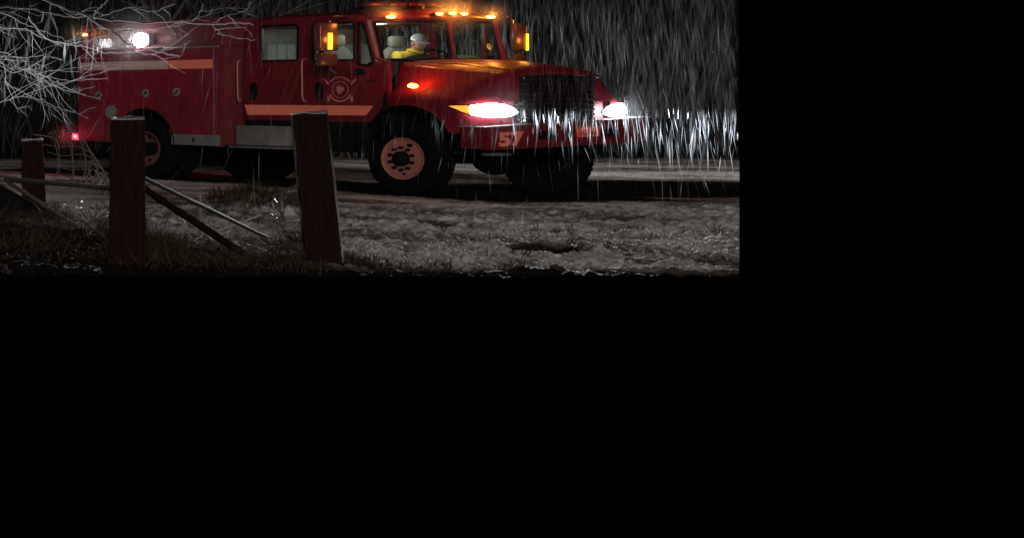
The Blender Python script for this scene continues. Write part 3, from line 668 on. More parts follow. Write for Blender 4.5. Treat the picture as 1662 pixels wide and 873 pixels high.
# --- door crest, badge
em = empty('door_emblem', (-1.06, -1.014, 1.525), 0, truck)
def ef(a, b, t): return Vector((a, -0.003 + 0.004 * t, b))
for k in range(13):
    a = R(40 + 100 * k / 12); c, sn = math.cos(a), math.sin(a)
    q = 0.016 if k % 3 else 0.011
    MB().plate([(0.175 * c - sn * q * 0.6, 0.175 * sn + c * q * 0.6), (0.175 * c + sn * q * 0.6, 0.175 * sn - c * q * 0.6), (0.205 * c + sn * q * 0.6, 0.205 * sn - c * q * 0.6), (0.205 * c - sn * q * 0.6, 0.205 * sn + c * q * 0.6)], [], ef).build('crest_letter', 'emblem', em, smooth=False)
for q in (-1, 1):
    MB().plate([(q * 0.17, 0.10), (q * 0.245, 0.17), (q * 0.25, 0.14), (q * 0.18, 0.07)], [], ef).build('crest_scroll', 'emblem', em, smooth=False)
    MB().plate([(q * 0.16, -0.12), (q * 0.20, -0.09), (q * 0.20, -0.19), (q * 0.165, -0.17)], [], ef).build('crest_scroll', 'emblem', em, smooth=False)
MB().plate(circ(0, 0, 0.19, 18, R(205), R(335), closed=False) + circ(0, 0, 0.165, 18, R(335), R(205), closed=False), [], ef).build('crest_ribbon', 'emblem', em, smooth=False)
MB().plate([(-0.06, 0.03), (-0.02, 0.065), (0.02, 0.04), (0.07, 0.035), (0.06, -0.01), (0.025, -0.05), (0.0, -0.075), (-0.04, -0.05)], [], ef).build('crest_shield', 'emblem', em, smooth=False)
MB().plate(circ(0, 0, 0.128, 28), [circ(0, 0, 0.120, 28)], ef).build('crest_ring', 'emblem', em, smooth=False)
text_mesh('door_badge', 'M FOUR', 0.042, 'chrome', truck, basis((-0.56, -1.012, 1.65), (1, 0, 0), (0, 0, 1), (0, -1, 0)), bold=0.001)

# --- step box between cab and body
for s in (-1, 1):
    y = s * 1.02
    MB().box(-2.70, -1.83, y - 0.09, y + 0.02, 0.64, 0.955, 0.008).build('step_box', 'diamond_plate', truck)
    MB().box(-2.80, -1.80, y - 0.12, y + 0.09, 0.59, 0.625, 0.01).build('step_tread', 'aluminium', truck)
    MB().plate(rrect(-2.29, -2.22, 0.78, 0.85, 0.01), [], lambda a, b, t: Vector((a, y + s * 0.024 - s * 0.003 * t, b))).build('latch', 'aluminium', truck)

# --- rear body with lockers
def archpts(n=18, cx=-4.36, cz=0.58, r=0.615, z0=0.62):
    a0 = math.asin((z0 - cz) / r)
    return [(cx + r * math.cos(a0 + (math.pi - 2 * a0) * k / n), cz + r * math.sin(a0 + (math.pi - 2 * a0) * k / n)) for k in range(n + 1)]
for s in (-1, 1):
    y = s * 1.19
    fb = lambda a, b, t: Vector((a, y - s * 0.06 * t, b))
    outer = [(-5.76, 0.625)] + [(p[0], p[1]) for p in reversed(archpts())] + [(-2.88, 0.60), (-2.88, 2.25), (-5.76, 2.25)]
    MB().plate(outer, [], fb).build('body_side', 'red_box', truck, smooth=False)
    def locker(name, lp, m='red_box', proud=0.014):
        return MB().plate(lp, [], lambda a, b, t: Vector((a, y + s * proud - s * 0.016 * t, b))).build(name, m, truck, smooth=False)
    locker('locker_door', rrect(-5.73, -4.815, 1.312, 2.205, 0.02))
    locker('locker_door', [(-4.80, 1.312), (-4.80, 2.205), (-3.87, 2.205), (-3.87, 0.98)] + [(p[0], p[1] + 0.03) for p in archpts() if p[1] > 1.02 and p[0] > -4.75])
    locker('locker_door', rrect(-3.85, -3.015, 0.80, 2.205, 0.02))
    locker('locker_door', rrect(-5.73, -5.225, 0.645, 1.297, 0.02))
    MB().box(-3.80, -2.885, y + s * 0.012 - 0.006, y + s * 0.012 + 0.006, 0.612, 0.79).build('kick_plate', 'diamond_plate', truck)
    MB().plate([(-3.39, 0.66), (-3.36, 0.66), (-3.36, 0.74), (-3.39, 0.74)], [], lambda a, b, t: Vector((a, y + s * 0.022 - s * 0.003 * t, b))).build('latch', 'black', truck)
    tape = lambda a, b, t: Vector((a, y + s * 0.019 - s * 0.004 * t, b))
    for x0, x1, m in ((-5.73, -4.81, 'glare_tape'), (-4.80, -3.865, 'glare_tape'), (-3.85, -3.02, 'orange_tape')):
        MB().plate([(x0, 1.885), (x1, 1.88), (x1, 2.03), (x0, 2.025)], [], tape).build('reflective_stripe', m, truck, smooth=False)
    for x, z in ((-5.30, 1.44), (-4.31, 1.475), (-3.70, 1.495)):
        l = MB().plate(circ(x, z, 0.070, 22), [], lambda a, b, t: Vector((a, y + s * 0.022 - s * 0.006 * t, b))).build('locker_latch', 'latch_steel', truck, smooth=False)
        MB().box(x - 0.045, x + 0.045, y + s * 0.024 - 0.004, y + s * 0.024 + 0.004, z - 0.012, z + 0.012, 0.003, lambda c, x=x, z=z: Vector((x + (c.x - x) * 0.7 - (c.z - z) * 0.7, c.y, z + (c.x - x) * 0.7 + (c.z - z) * 0.7))).build('latch_bar', 'black', l)
    fu = MB().plate(circ(-5.04, 1.15, 0.122, 8, R(22.5), R(382.5)), [], lambda a, b, t: Vector((a, y + s * 0.016 - s * 0.012 * t, b))).build('fuel_flap', 'latch_steel', truck, smooth=False)
    MB().tube([(-3.0, y + s * 0.014, 0.80), (-3.0, y + s * 0.014, 2.20)], 0.008, 6).build('hinge', 'maroon', truck)
    for k in range(30): MB().box(-3.008, -2.992, y + s * 0.02 - 0.004, y + s * 0.02 + 0.004, 0.82 + 0.046 * k, 0.838 + 0.046 * k).build('hinge_knuckle', 'chrome', truck)
    MB().box(-3.95, -2.90, y - 0.03, y + s * 0.02 + 0.01, 2.222, 2.248, 0.006).build('drip_rail', 'aluminium', truck)
    MB().box(-5.74, -3.96, y - 0.03, y + s * 0.015 + 0.005, 2.225, 2.245, 0.006).build('drip_rail', 'maroon', truck)
    MB().box(-2.895, -2.872, y - 0.015, y + 0.015, 0.60, 2.25, 0.004).build('corner_trim', 'maroon', truck)
    n = 16
    MB().grid([[Vector((-4.36 + 0.63 * math.cos(math.pi * k / n), s * yy, 0.56 + 0.63 * math.sin(math.pi * k / n))) for k in range(n + 1)] for yy in (1.14, 0.5)]).build('wheel_well', 'black', truck)
    MB().tube([(p[0], y + s * 0.008, p[1] + 0.004) for p in archpts()], 0.016, 6).build('arch_trim', 'rubber', truck)
    MB().box(-5.13, -4.98, s * 0.9 - 0.28, s * 0.9 + 0.22, 0.27, 0.62, 0.01).build('mud_flap', 'rubber', truck)
    # upper tier, stepped in
    MB().box(-5.70, -2.90, s * 1.02 - 0.03, s * 1.02 + 0.03, 2.25, 2.72, 0.02).build('upper_side', 'maroon', truck)
    # tail lamp box
    t = MB().box(-5.93, -5.76, s * 1.11 - 0.06, s * 1.11 + 0.06, 0.635, 0.745, 0.01).build('tail_lamp', 'red_lamp', truck)
    MB().ball((-5.855, s * 1.11 + s * 0.058, 0.692), (0.03, 0.015, 0.022), 12, 8).build('bulb', 'red_hot', t)
    lamp('tail_glow', 'POINT', truck, (-6.02, s * 1.25, 0.72), 5.0, (1.0, 0.05, 0.09), shadow_soft_size=0.05)
    # rear amber clearance lamp
    MB().ball((-5.72, s * 1.10, 2.53), (0.04, 0.03, 0.035), 14, 8).build('clearance_lamp', 'amber', truck)
    lamp('clearance_glow', 'POINT', truck, (-5.76, s * 1.2, 2.55), 1.0, (1.0, 0.36, 0.06), shadow_soft_size=0.03)
    # flood lamp on the body side
    fe = empty('flood_lamp', (-4.42, s * 1.14, 2.39), 0, truck)
    MB().box(-0.15, 0.15, -0.05 if s < 0 else -0.06, 0.06 if s < 0 else 0.05, -0.10, 0.11, 0.02).build('lamp_housing', 'aluminium', fe)
    MB().ball((0, s * 0.065, 0.0), (0.15, 0.035, 0.125), 18, 10).build('lamp_lens', 'flood_white', fe)
    lamp('flood_light', 'SPOT', truck, (-4.42, s * 1.72, 2.34), 4200 if s < 0 else 6000, (1.0, 0.97, 0.96), spot_size=R(150), spot_blend=0.7, shadow_soft_size=0.10, rot=(R(90 - 6) if s > 0 else R(-90 + 6), 0, 0), scale=(1, 0.13, 1))
MB().box(-5.76, -2.88, -1.12, 1.12, 2.23, 2.262).build('body_deck', 'maroon', truck)
MB().box(-5.75, -5.69, -1.12, 1.12, 0.63, 2.7, 0.01).build('body_rear', 'red_box', truck)
MB().box(-2.95, -2.885, -1.12, 1.12, 0.63, 2.70, 0.01).build('body_front', 'maroon', truck)
MB().box(-5.9, -5.7, -1.15, 1.15, 0.615, 0.64, 0.006).build('tail_board', 'aluminium', truck)

cloth = tl.build('cloth', 'teal', None)
cloth.matrix_world = Matrix.Rotation(math.atan2(-0.99961, 0.0278), 4, 'Z')
tag(cloth, 'crumpled teal cloth lying on the dashboard behind the windscreen', 'cloth')

# ------------------------------------------------------------------ driver
TM = Matrix.Rotation(math.atan2(-0.99961, 0.0278), 4, 'Z')
def build_driver():
    V = {'pel': ((-1.42, .44, 1.60), .15), 'abd': ((-1.42, .44, 1.74), .145), 'che': ((-1.40, .44, 1.95), .175), 'nb': ((-1.375, .44, 2.08), .095), 'nk': ((-1.335, .44, 2.14), .058), 'hd': ((-1.30, .44, 2.20), .05)}
    E = [('pel', 'abd'), ('abd', 'che'), ('che', 'nb'), ('nb', 'nk'), ('nk', 'hd')]
    for s, n in ((-1, 'r'), (1, 'l')):
        V.update({n + 'sh': ((-1.40, .44 + s * .20, 2.045), .085), n + 'ua': ((-1.33, .44 + s * .26, 1.92), .062), n + 'el': ((-1.22, .44 + s * .25, 1.79), .046), n + 'wr': ((-1.04, .44 + s * .235, 1.96), .030), n + 'pa': ((-0.985, .44 + s * .225, 2.005), .034),
                  n + 'hp': ((-1.38, .44 + s * .09, 1.58), .10), n + 'kn': ((-0.98, .44 + s * .13, 1.60), .07), n + 'an': ((-0.86, .44 + s * .13, 1.18), .045), n + 'to': ((-0.72, .44 + s * .13, 1.11), .04)})
        E += [('che', n + 'sh'), (n + 'sh', n + 'ua'), (n + 'ua', n + 'el'), (n + 'el', n + 'wr'), (n + 'wr', n + 'pa'), ('pel', n + 'hp'), (n + 'hp', n + 'kn'), (n + 'kn', n + 'an'), (n + 'an', n + 'to')]
    keys = list(V); me = bpy.data.meshes.new('person_skin')
    me.from_pydata([V[k][0] for k in keys], [(keys.index(a), keys.index(b)) for a, b in E], [])
    o = bpy.data.objects.new('person_tmp', me); COL.objects.link(o)
    md = o.modifiers.new('skin', 'SKIN'); sb = o.modifiers.new('sub', 'SUBSURF'); sb.levels = 2; sb.render_levels = 2
    for i, k in enumerate(keys):
        r = V[k][1]; me.skin_vertices[0].data[i].radius = (r, r); me.skin_vertices[0].data[i].use_root = (k == 'pel')
    dg = bpy.context.evaluated_depsgraph_get(); body = bpy.data.meshes.new_from_object(o.evaluated_get(dg)); bpy.data.objects.remove(o)
    mb = MB(); mb.add([v.co[:] for v in body.vertices], [tuple(p.vertices) for p in body.polygons]); nb = len(mb.f)
    # head with brow, nose, mouth, chin, ears; tilted down towards the wheel
    hc = Vector((-1.27, .44, 2.245)); T = Matrix.Rotation(R(16), 4, 'Y')
    hv = MB()
    def shape(d):
        k = 1.0
        if d.x > 0.2:
            k += 0.05 * math.exp(-((d.z + 0.62) / 0.2) ** 2) * d.x          # chin
            k += 0.05 * math.exp(-((d.z - 0.28) / 0.12) ** 2) * d.x          # brow
            k -= 0.07 * math.exp(-((d.z - 0.08) / 0.13) ** 2 - ((abs(d.y) - 0.38) / 0.18) ** 2)   # eye sockets
            k += 0.24 * math.exp(-((d.z + 0.12) / 0.16) ** 2 - (d.y / 0.14) ** 2) * d.x           # nose
            k += 0.04 * math.exp(-((d.z + 0.42) / 0.07) ** 2 - (d.y / 0.3) ** 2)                  # lips
        k -= 0.10 * max(0, -d.z - 0.5) * (1 - d.x)
        return k
    hv.ball((0, 0, 0), (0.102, 0.080, 0.128), 32, 24, shape)
    for s in (-1, 1): hv.ball((-0.008, s * 0.083, -0.012), (0.020, 0.012, 0.034), 10, 8)
    mb.add([hc + T @ Vector(v) for v in hv.v], hv.f)
    # fingers closed on the wheel rim
    for s in (-1, 1):
        p = Vector((-0.975, .44 + s * .222, 2.005))
        for q in range(4):
            b = p + Vector((0.012 - 0.012 * q, s * 0.012, 0.020 - 0.019 * q))
            ln = (0.9, 1.0, 0.95, 0.75)[q]
            mb.tube([b, b + Vector((0.030 * ln, 0.006 * s, 0.016)), b + Vector((0.052 * ln, -0.010 * s, 0.010)), b + Vector((0.050 * ln, -0.030 * s, -0.008))], [0.0105, 0.010, 0.009, 0.007], 8)
        mb.tube([p + Vector((-0.01, -s * 0.02, 0.018)), p + Vector((0.012, -s * 0.038, 0.03)), p + Vector((0.036, -s * 0.042, 0.026))], [0.012, 0.011, 0.008], 8)
    person = mb.build('person', 'skin', None, ang=60)
    person.data.materials.append(M['yellow_shirt']); person.data.materials.append(M['trousers'])
    for p in person.data.polygons:
        c = p.center
        if c.z < 1.64 : p.material_index = 2
        elif c.z < 2.13 and c.x < -1.055: p.material_index = 1
        elif c.z < 1.7: p.material_index = 2
    person.matrix_world = TM.copy()
    tag(person, 'driver in yellow shirt and grey-and-white cap, leaning over the steering wheel', 'person')
    Tf = lambda v: hc + T @ Vector(v)
    cp = MB(); rows = []
    for i in range(9):
        ph = math.pi / 2 * i / 8
        rows.append([Tf((0.112 * math.cos(ph) * math.cos(t) - 0.004, 0.090 * math.cos(ph) * math.sin(t), 0.040 + 0.105 * math.sin(ph) ** 0.9)) for t in [math.pi * (-0.62 + 1.24 * j / 16) for j in range(17)]])
    cp.grid(rows); cp.build('cap_front', 'cap_grey', person)
    cb = MB(); rows = []
    for i in range(9):
        ph = math.pi / 2 * i / 8
        rows.append([Tf((0.113 * math.cos(ph) * math.cos(t) - 0.004, 0.091 * math.cos(ph) * math.sin(t), 0.034 + 0.105 * math.sin(ph) ** 0.9)) for t in [math.pi * (0.42 + 1.16 * j / 14) for j in range(15)]])
    cb.grid(rows); cb.build('cap_back', 'cap_white', person)
    br = MB(); rows = []
    for i in range(6):
        k = i / 5
        rows.append([Tf(((0.108 + 0.085 * k * math.cos(t * 0.75)) * math.cos(t * (1 - 0.25 * k)) - 0.004, 0.090 * math.sin(t) * (1 + 0.02 * k), 0.042 - 0.018 * k - 0.02 * k * math.sin(t) ** 2)) for t in [math.pi * (-0.42 + 0.84 * j / 14) for j in range(15)]])
    br.grid(rows); br.build('cap_brim', 'cap_grey', person)
    MB().grid([[Tf((0.114 * math.cos(t) * math.cos(ph), 0.093 * math.sin(t) * math.cos(ph), 0.045 + 0.105 * math.sin(ph))) for t in [-0.55 + 1.1 * j / 6 for j in range(7)]] for ph in (0.25, 0.45, 0.65, 0.85)]).build('cap_patch', 'cap_red', person)
    MB().grid([[Tf((0.104 * math.cos(t) - 0.003, 0.084 * math.sin(t), z)) for t in [math.pi * (0.58 + 0.84 * j / 10) for j in range(11)]] for z in (0.045, 0.01, -0.03, -0.055)]).build('hair', 'hair', person)
    MB().tube(smoothp([(-1.36, .35, 2.14), (-1.28, .37, 2.11), (-1.25, .44, 2.09), (-1.28, .51, 2.11), (-1.36, .53, 2.14)], 4), 0.018, 8).build('collar', 'yellow_shirt', person)
build_driver()

# ------------------------------------------------------------------ old fence: posts, poles, wire
random.seed(11)
def post(name, x, y, rz, w, d, h, lean, label, snow=True, seed=0):
    z0 = hz(x, y) - 0.05
    e = empty(name, (x, y, z0), 0)
    rr = random.Random(seed); mb = MB(); rows = []
    n = 14
    ring = [(-.5, -.5), (-.2, -.53), (.15, -.49), (.5, -.5), (.53, -.1), (.5, .5), (0, .52), (-.5, .5), (-.52, 0.1)]
    off = [(rr.uniform(-.03, .03), rr.uniform(-.03, .03)) for _ in ring]
    for i in range(n + 1):
        t = i / n; k = 1.04 - 0.10 * t
        if i == n: k -= 0.03
        row = []
        for (a, b), (p, q) in zip(ring, off):
            a2 = (a * k + p + rr.uniform(-.012, .012)) * w; b2 = (b * k + q + rr.uniform(-.012, .012)) * d
            zz = (h + 0.05) * t + (0.016 * a + rr.uniform(-.012, .012) if i == n else 0)
            row.append(Vector((a2 * math.cos(rz) - b2 * math.sin(rz) + lean[0] * t * h, a2 * math.sin(rz) + b2 * math.cos(rz) + lean[1] * t * h, zz)))
        rows.append(row + [row[0]])
    mb.grid(rows); mb.add(rows[-1][:-1], [tuple(range(len(ring)))])
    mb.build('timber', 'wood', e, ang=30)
    # weathering crack standing open on the front face
    cr = MB(); a0 = 0.12
    pts = [Vector((0, 0, 0))] * 0
    for i in range(7):
        t = 0.10 + 0.55 * i / 6; a = (0.18 - 0.10 * t + rr.uniform(-.01, .01)) * w; b = -0.512 * d * (1.03 - 0.1 * t)
        pts.append(Vector((a * math.cos(rz) - b * math.sin(rz) + lean[0] * t * h, a * math.sin(rz) + b * math.cos(rz) + lean[1] * t * h, (h + .05) * t)))
    cr.tube(pts, [0.002, .006, .008, .009, .007, .005, .001], 5); cr.build('splinter', 'wood', e)
    if snow:
        sn = MB(); top = rows[-1][:-1]; c = sum(top, Vector()) / len(top)
        m = 8; rws = []
        for q, dz in ((1.02, -0.008), (1.005, 0.003), (0.9, 0.007), (0.5, 0.008), (0.02, 0.008)):
            rws.append([c + (p - c) * q + Vector((0, 0, dz + 0.004 * rr.uniform(-1, 1))) for p in rows[-1]])
        sn.grid(rws); sn.build('snow_cap', 'frost', e)
    tag(e, label, 'post', 'weathered fence posts'); return e
post('fence_post', -13.08, -9.84, R(-38), 0.225, 0.225, 1.235, (0.0, 0.0), 'thick weathered timber post in front of the rear wheel, frost along its top', True, 1)
post('fence_post', -11.42, -9.84, R(-40), 0.222, 0.21, 1.27, (-0.105, 0.0), 'leaning dark timber post in front of the front cab door', True, 5)
post('fence_post', -9.80, -4.44, R(-37), 0.21, 0.21, 0.93, (-0.03, 0.0), 'short squat timber post at the left, wire netting hanging from it', True, 9)

def pole(name, a, b, r, label, m='wood_grey', cat='pole', snow=False, flat=False):
    a = Vector(a); b = Vector(b); rr = random.Random(int(abs(a.x * 100)))
    pts = [a.lerp(b, k / 10) + Vector((rr.uniform(-1, 1), rr.uniform(-1, 1), rr.uniform(-1, 1))) * r * 0.12 for k in range(11)]
    mid = sum(pts, Vector()) / 11
    mb = MB().tube([p - a for p in pts], [r * rr.uniform(0.85, 1.1) for _ in pts], 4 if flat else 8)
    if snow: pass
    o = mb.build(name, m, None, ang=50); o.location = a
    tag(o, label, cat); return o
pole('fence_rail', (-11.97, -6.94, .583), (-12.82, -9.46, .627), 0.024, 'thin pale rail running from the left into the thick post')
pole('fallen_brace', (-11.97, -6.92, .575), (-12.10, -8.15, .13), 0.020, 'short brace sloping down from the left end of the rail')
pole('fallen_beam', (-12.80, -9.62, .665), (-11.55, -9.24, .03), 0.030, 'heavier broken beam slanting down to the ground from the thick post', 'wood', flat=True)
pole('fallen_pole', (-12.62, -9.44, .725), (-9.75, -7.44, .03), 0.020, 'long thin pole slanting down behind the broken beam')
pole('iron_stake', (-10.76, -7.84, hz(-10.76, -7.84) - .05), (-10.77, -7.84, .47), 0.012, 'thin upright iron stake between the two big posts', 'rusty_wire', 'stake')
pole('fallen_stick', (-11.2, -8.2, .05), (-9.36, -6.94, .22), 0.010, 'thin stick lying across the slanted poles', 'wood_grey', 'stick')

def netting():
    e = empty('wire_netting', (-9.55, -4.45, hz(-9.55, -4.45)))
    L = lambda x, y, z: Vector((x + 9.55, y + 4.45, z - e.location.z))
    rr = random.Random(4)
    # (u, z) along the sagging top strand, beside the short post
    top = smoothp([L(-9.72, -4.55, .99), L(-9.60, -4.5, 1.02), L(-9.35, -4.42, 1.03), L(-9.20, -4.40, .93), L(-9.12, -4.4, .80), L(-8.98, -4.38, .62), L(-8.88, -4.38, .45)], 5)
    MB().tube(top, 0.006, 6).build('top_strand', 'iced_wire', e)
    for k in range(9):
        p = top[3 + int(k * 2.5)]; q = L(-9.52 + 0.09 * k + rr.uniform(-.03, .03), -4.3 + rr.uniform(-.1, .1), 0.36 - 0.02 * k)
        m = p.lerp(q, .5) + Vector((0.05 + rr.uniform(-.03, .03), rr.uniform(-.05, .05), -.03))
        MB().tube(smoothp([p, m, q], 5), 0.0035, 5).build('strand', 'iced_wire', e)
    for k in range(6):
        z = .86 - .09 * k
        MB().tube(smoothp([L(-9.66 + .05 * k, -4.4, z), L(-9.45 + .05 * k, -4.36, z - .05 + rr.uniform(-.03, .03)), L(-9.22 + .06 * k, -4.36, z - .03), L(-9.05 + .05 * k, -4.38, z - .12)], 4), 0.0045, 5).build('strand', 'iced_wire', e)
    for k in range(10):
        a = rr.uniform(0, 6.28); c = L(-8.98 + rr.uniform(-.12, .12), -4.38, .48 + rr.uniform(-.14, .16))
        MB().tube(smoothp([c + Vector((.07 * math.cos(a + t), .05 * math.sin(2 * a + t), .10 * math.sin(a + t * 1.3))) for t in (0, 1.2, 2.4, 3.6, 4.8)], 3), 0.0055, 5).build('tangle', 'iced_wire', e)
    MB().tube(smoothp([L(-9.86, -4.5, .98), L(-9.70, -4.56, .95), L(-9.62, -4.55, .90), L(-9.60, -4.56, .80)], 4), 0.007, 6).build('frozen_knot', 'iced_wire', e)
    tag(e, 'iced wire netting sagging from the short left post', 'netting')
netting()
def lower_netting():
    e = empty('fallen_netting', (-11.3, -7.0, hz(-11.3, -7.0)))
    rr = random.Random(8)
    for k in range(26):
        x = -11.75 + rr.uniform(0, 1.5); y = -7.5 + (x + 11.75) * .6 + rr.uniform(-.5, .5); z = hz(x, y)
        pts = [Vector((x + 11.3 + t * .16 + rr.uniform(-.05, .05), y + 7.0 + t * .1, z - e.location.z + max(.02, .05 + .28 * math.sin(math.pi * t / 4) * rr.uniform(.3, 1)))) for t in range(5)]
        MB().tube(smoothp(pts, 3), 0.0045, 5).build('strand', 'iced_wire', e)
    tag(e, 'crushed wire netting lying in the grass beneath the pale rail', 'netting')
lower_netting()
def tape_tangle():
    x, y = -10.29, -8.2
    e = empty('wire_tangle', (x, y, hz(x, y))); rr = random.Random(3)
    base = [(.17, -.10, .62), (.10, -.06, .60), (.04, -.03, .54), (-.01, 0, .48), (-.05, .02, .38), (-.03, .03, .22), (.0, .03, -.02)]
    for k in range(6):
        MB().tube(smoothp([Vector(b) + Vector((rr.uniform(-.05, .05), rr.uniform(-.05, .05), rr.uniform(-.03, .03))) for b in base], 4), 0.004, 5).build('strand', 'iced_wire', e)
    MB().box(-.02, .02, .0, .008, .26, .35, .003).build('marker_tape', 'pink_tape', e)
    tag(e, 'tangle of stiff wire with a scrap of pink tape left of the leaning post', 'wire')
tape_tangle()
def boulder():
    c = (-11.95, -6.75)
    e = empty('boulder', (c[0], c[1], hz(*c)))
    bl = lambda d: 1 + 0.10 * math.sin(4 * d.x + 2) * math.cos(3 * d.y) + 0.05 * math.sin(9 * d.z + 6 * d.x)
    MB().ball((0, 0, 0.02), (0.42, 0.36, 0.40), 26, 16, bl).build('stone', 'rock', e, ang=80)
    rws = [[Vector((0.42 * math.sin(ph) * math.cos(t) * bl(Vector((math.sin(ph) * math.cos(t), math.sin(ph) * math.sin(t), math.cos(ph)))) * 1.01, 0.36 * math.sin(ph) * math.sin(t) * 1.02, 0.02 + 0.418 * math.cos(ph) * bl(Vector((math.sin(ph) * math.cos(t), math.sin(ph) * math.sin(t), math.cos(ph)))))) for t in [2 * math.pi * j / 26 for j in range(27)]] for ph in (0.02, .1, .18, .26)]
    MB().grid(rws).build('snow_cap', 'snow', e)
    tag(e, 'dark rounded boulder with a pale snow edge at the far left', 'boulder')
boulder()

# ------------------------------------------------------------------ grass
def blades(name, spots, m, label, cat):
    vs = []; fs = []
    for (x, y, h, w, lx, ly) in spots:
        if min(y, y + ly) < NEAR + .03 or max(x, x + lx) + w > CAM.x + SLOPE * (min(y, y + ly) - CAM.y) - .01: continue
        z = hz_fast(x, y); o = len(vs); a = random.uniform(0, 6.28); cx, cy = math.cos(a) * w, math.sin(a) * w
        vs += [(x - cx, y - cy, z - .02), (x + cx, y + cy, z - .02), (x + lx * .35 + cx * .8, y + ly * .35 + cy * .8, z + h * .6), (x + lx * .35 - cx * .8, y + ly * .35 - cy * .8, z + h * .6), (x + lx, y + ly, z + h * random.uniform(.75, 1))]
        fs += [(o, o + 1, o + 2, o + 3), (o + 3, o + 2, o + 4)]
    me = bpy.data.meshes.new(name); me.from_pydata(vs, [], fs); me.materials.append(M[m])
    ob = bpy.data.objects.new(name, me); COL.objects.link(ob); tag(ob, label, cat, kind='stuff'); return ob
_gx = np.linspace(-16, 24, 401); _gy = np.linspace(-10.3, 60, 704)
_GX, _GY = np.meshgrid(_gx, _gy, indexing='ij'); _GZ = height(_GX, _GY)
def hz_fast(x, y):
    i = min(max(int((x + 16) * 10), 0), 400); j = min(max(int((y + 10.3) * 10), 0), 703); return float(_GZ[i, j])
random.seed(21); G = []
def clump(cx, cy, r, n, h0, h1, bend=.12):
    for _ in range(n):
        a = random.uniform(0, 6.28); d = r * math.sqrt(random.random())
        x, y = cx + d * math.cos(a), cy + d * math.sin(a)
        if y < NEAR + .08 or x > CAM.x + SLOPE * (y - CAM.y) - .05: continue
        h = random.uniform(h0, h1); G.append((x, y, h, random.uniform(.0025, .005), random.gauss(0, bend), random.gauss(0, bend)))
for _ in range(70):
    clump(random.gauss(-12.75, .65), random.uniform(-10.1, -6.6), .16, random.randint(10, 70), .03, random.uniform(.08, .26), .16)
clump(-12.65, -9.5, .28, 600, .12, .36, .10); clump(-12.4, -9.2, .28, 350, .1, .3)
clump(-11.2, -9.7, .30, 500, .04, .14); clump(-12.1, -9.9, .5, 700, .04, .14); clump(-10.9, -10.0, .4, 300, .03, .1)
clump(-6.95, -4.1, .42, 900, .08, .24); clump(-9.8, -4.3, .4, 500, .06, .28); clump(-9.9, -8.1, .2, 200, .05, .25)
for _ in range(60): clump(random.uniform(-12.5, -3), random.uniform(-9.8, -3), .10, 22, .03, .10)
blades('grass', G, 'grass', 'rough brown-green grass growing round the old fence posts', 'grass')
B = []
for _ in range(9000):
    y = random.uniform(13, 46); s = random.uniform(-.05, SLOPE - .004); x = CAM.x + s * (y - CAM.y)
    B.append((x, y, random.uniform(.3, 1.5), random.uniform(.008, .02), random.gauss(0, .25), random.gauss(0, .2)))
blades('brush', B, 'brush', 'dark tangled brush covering the hillside behind the engine', 'brush')

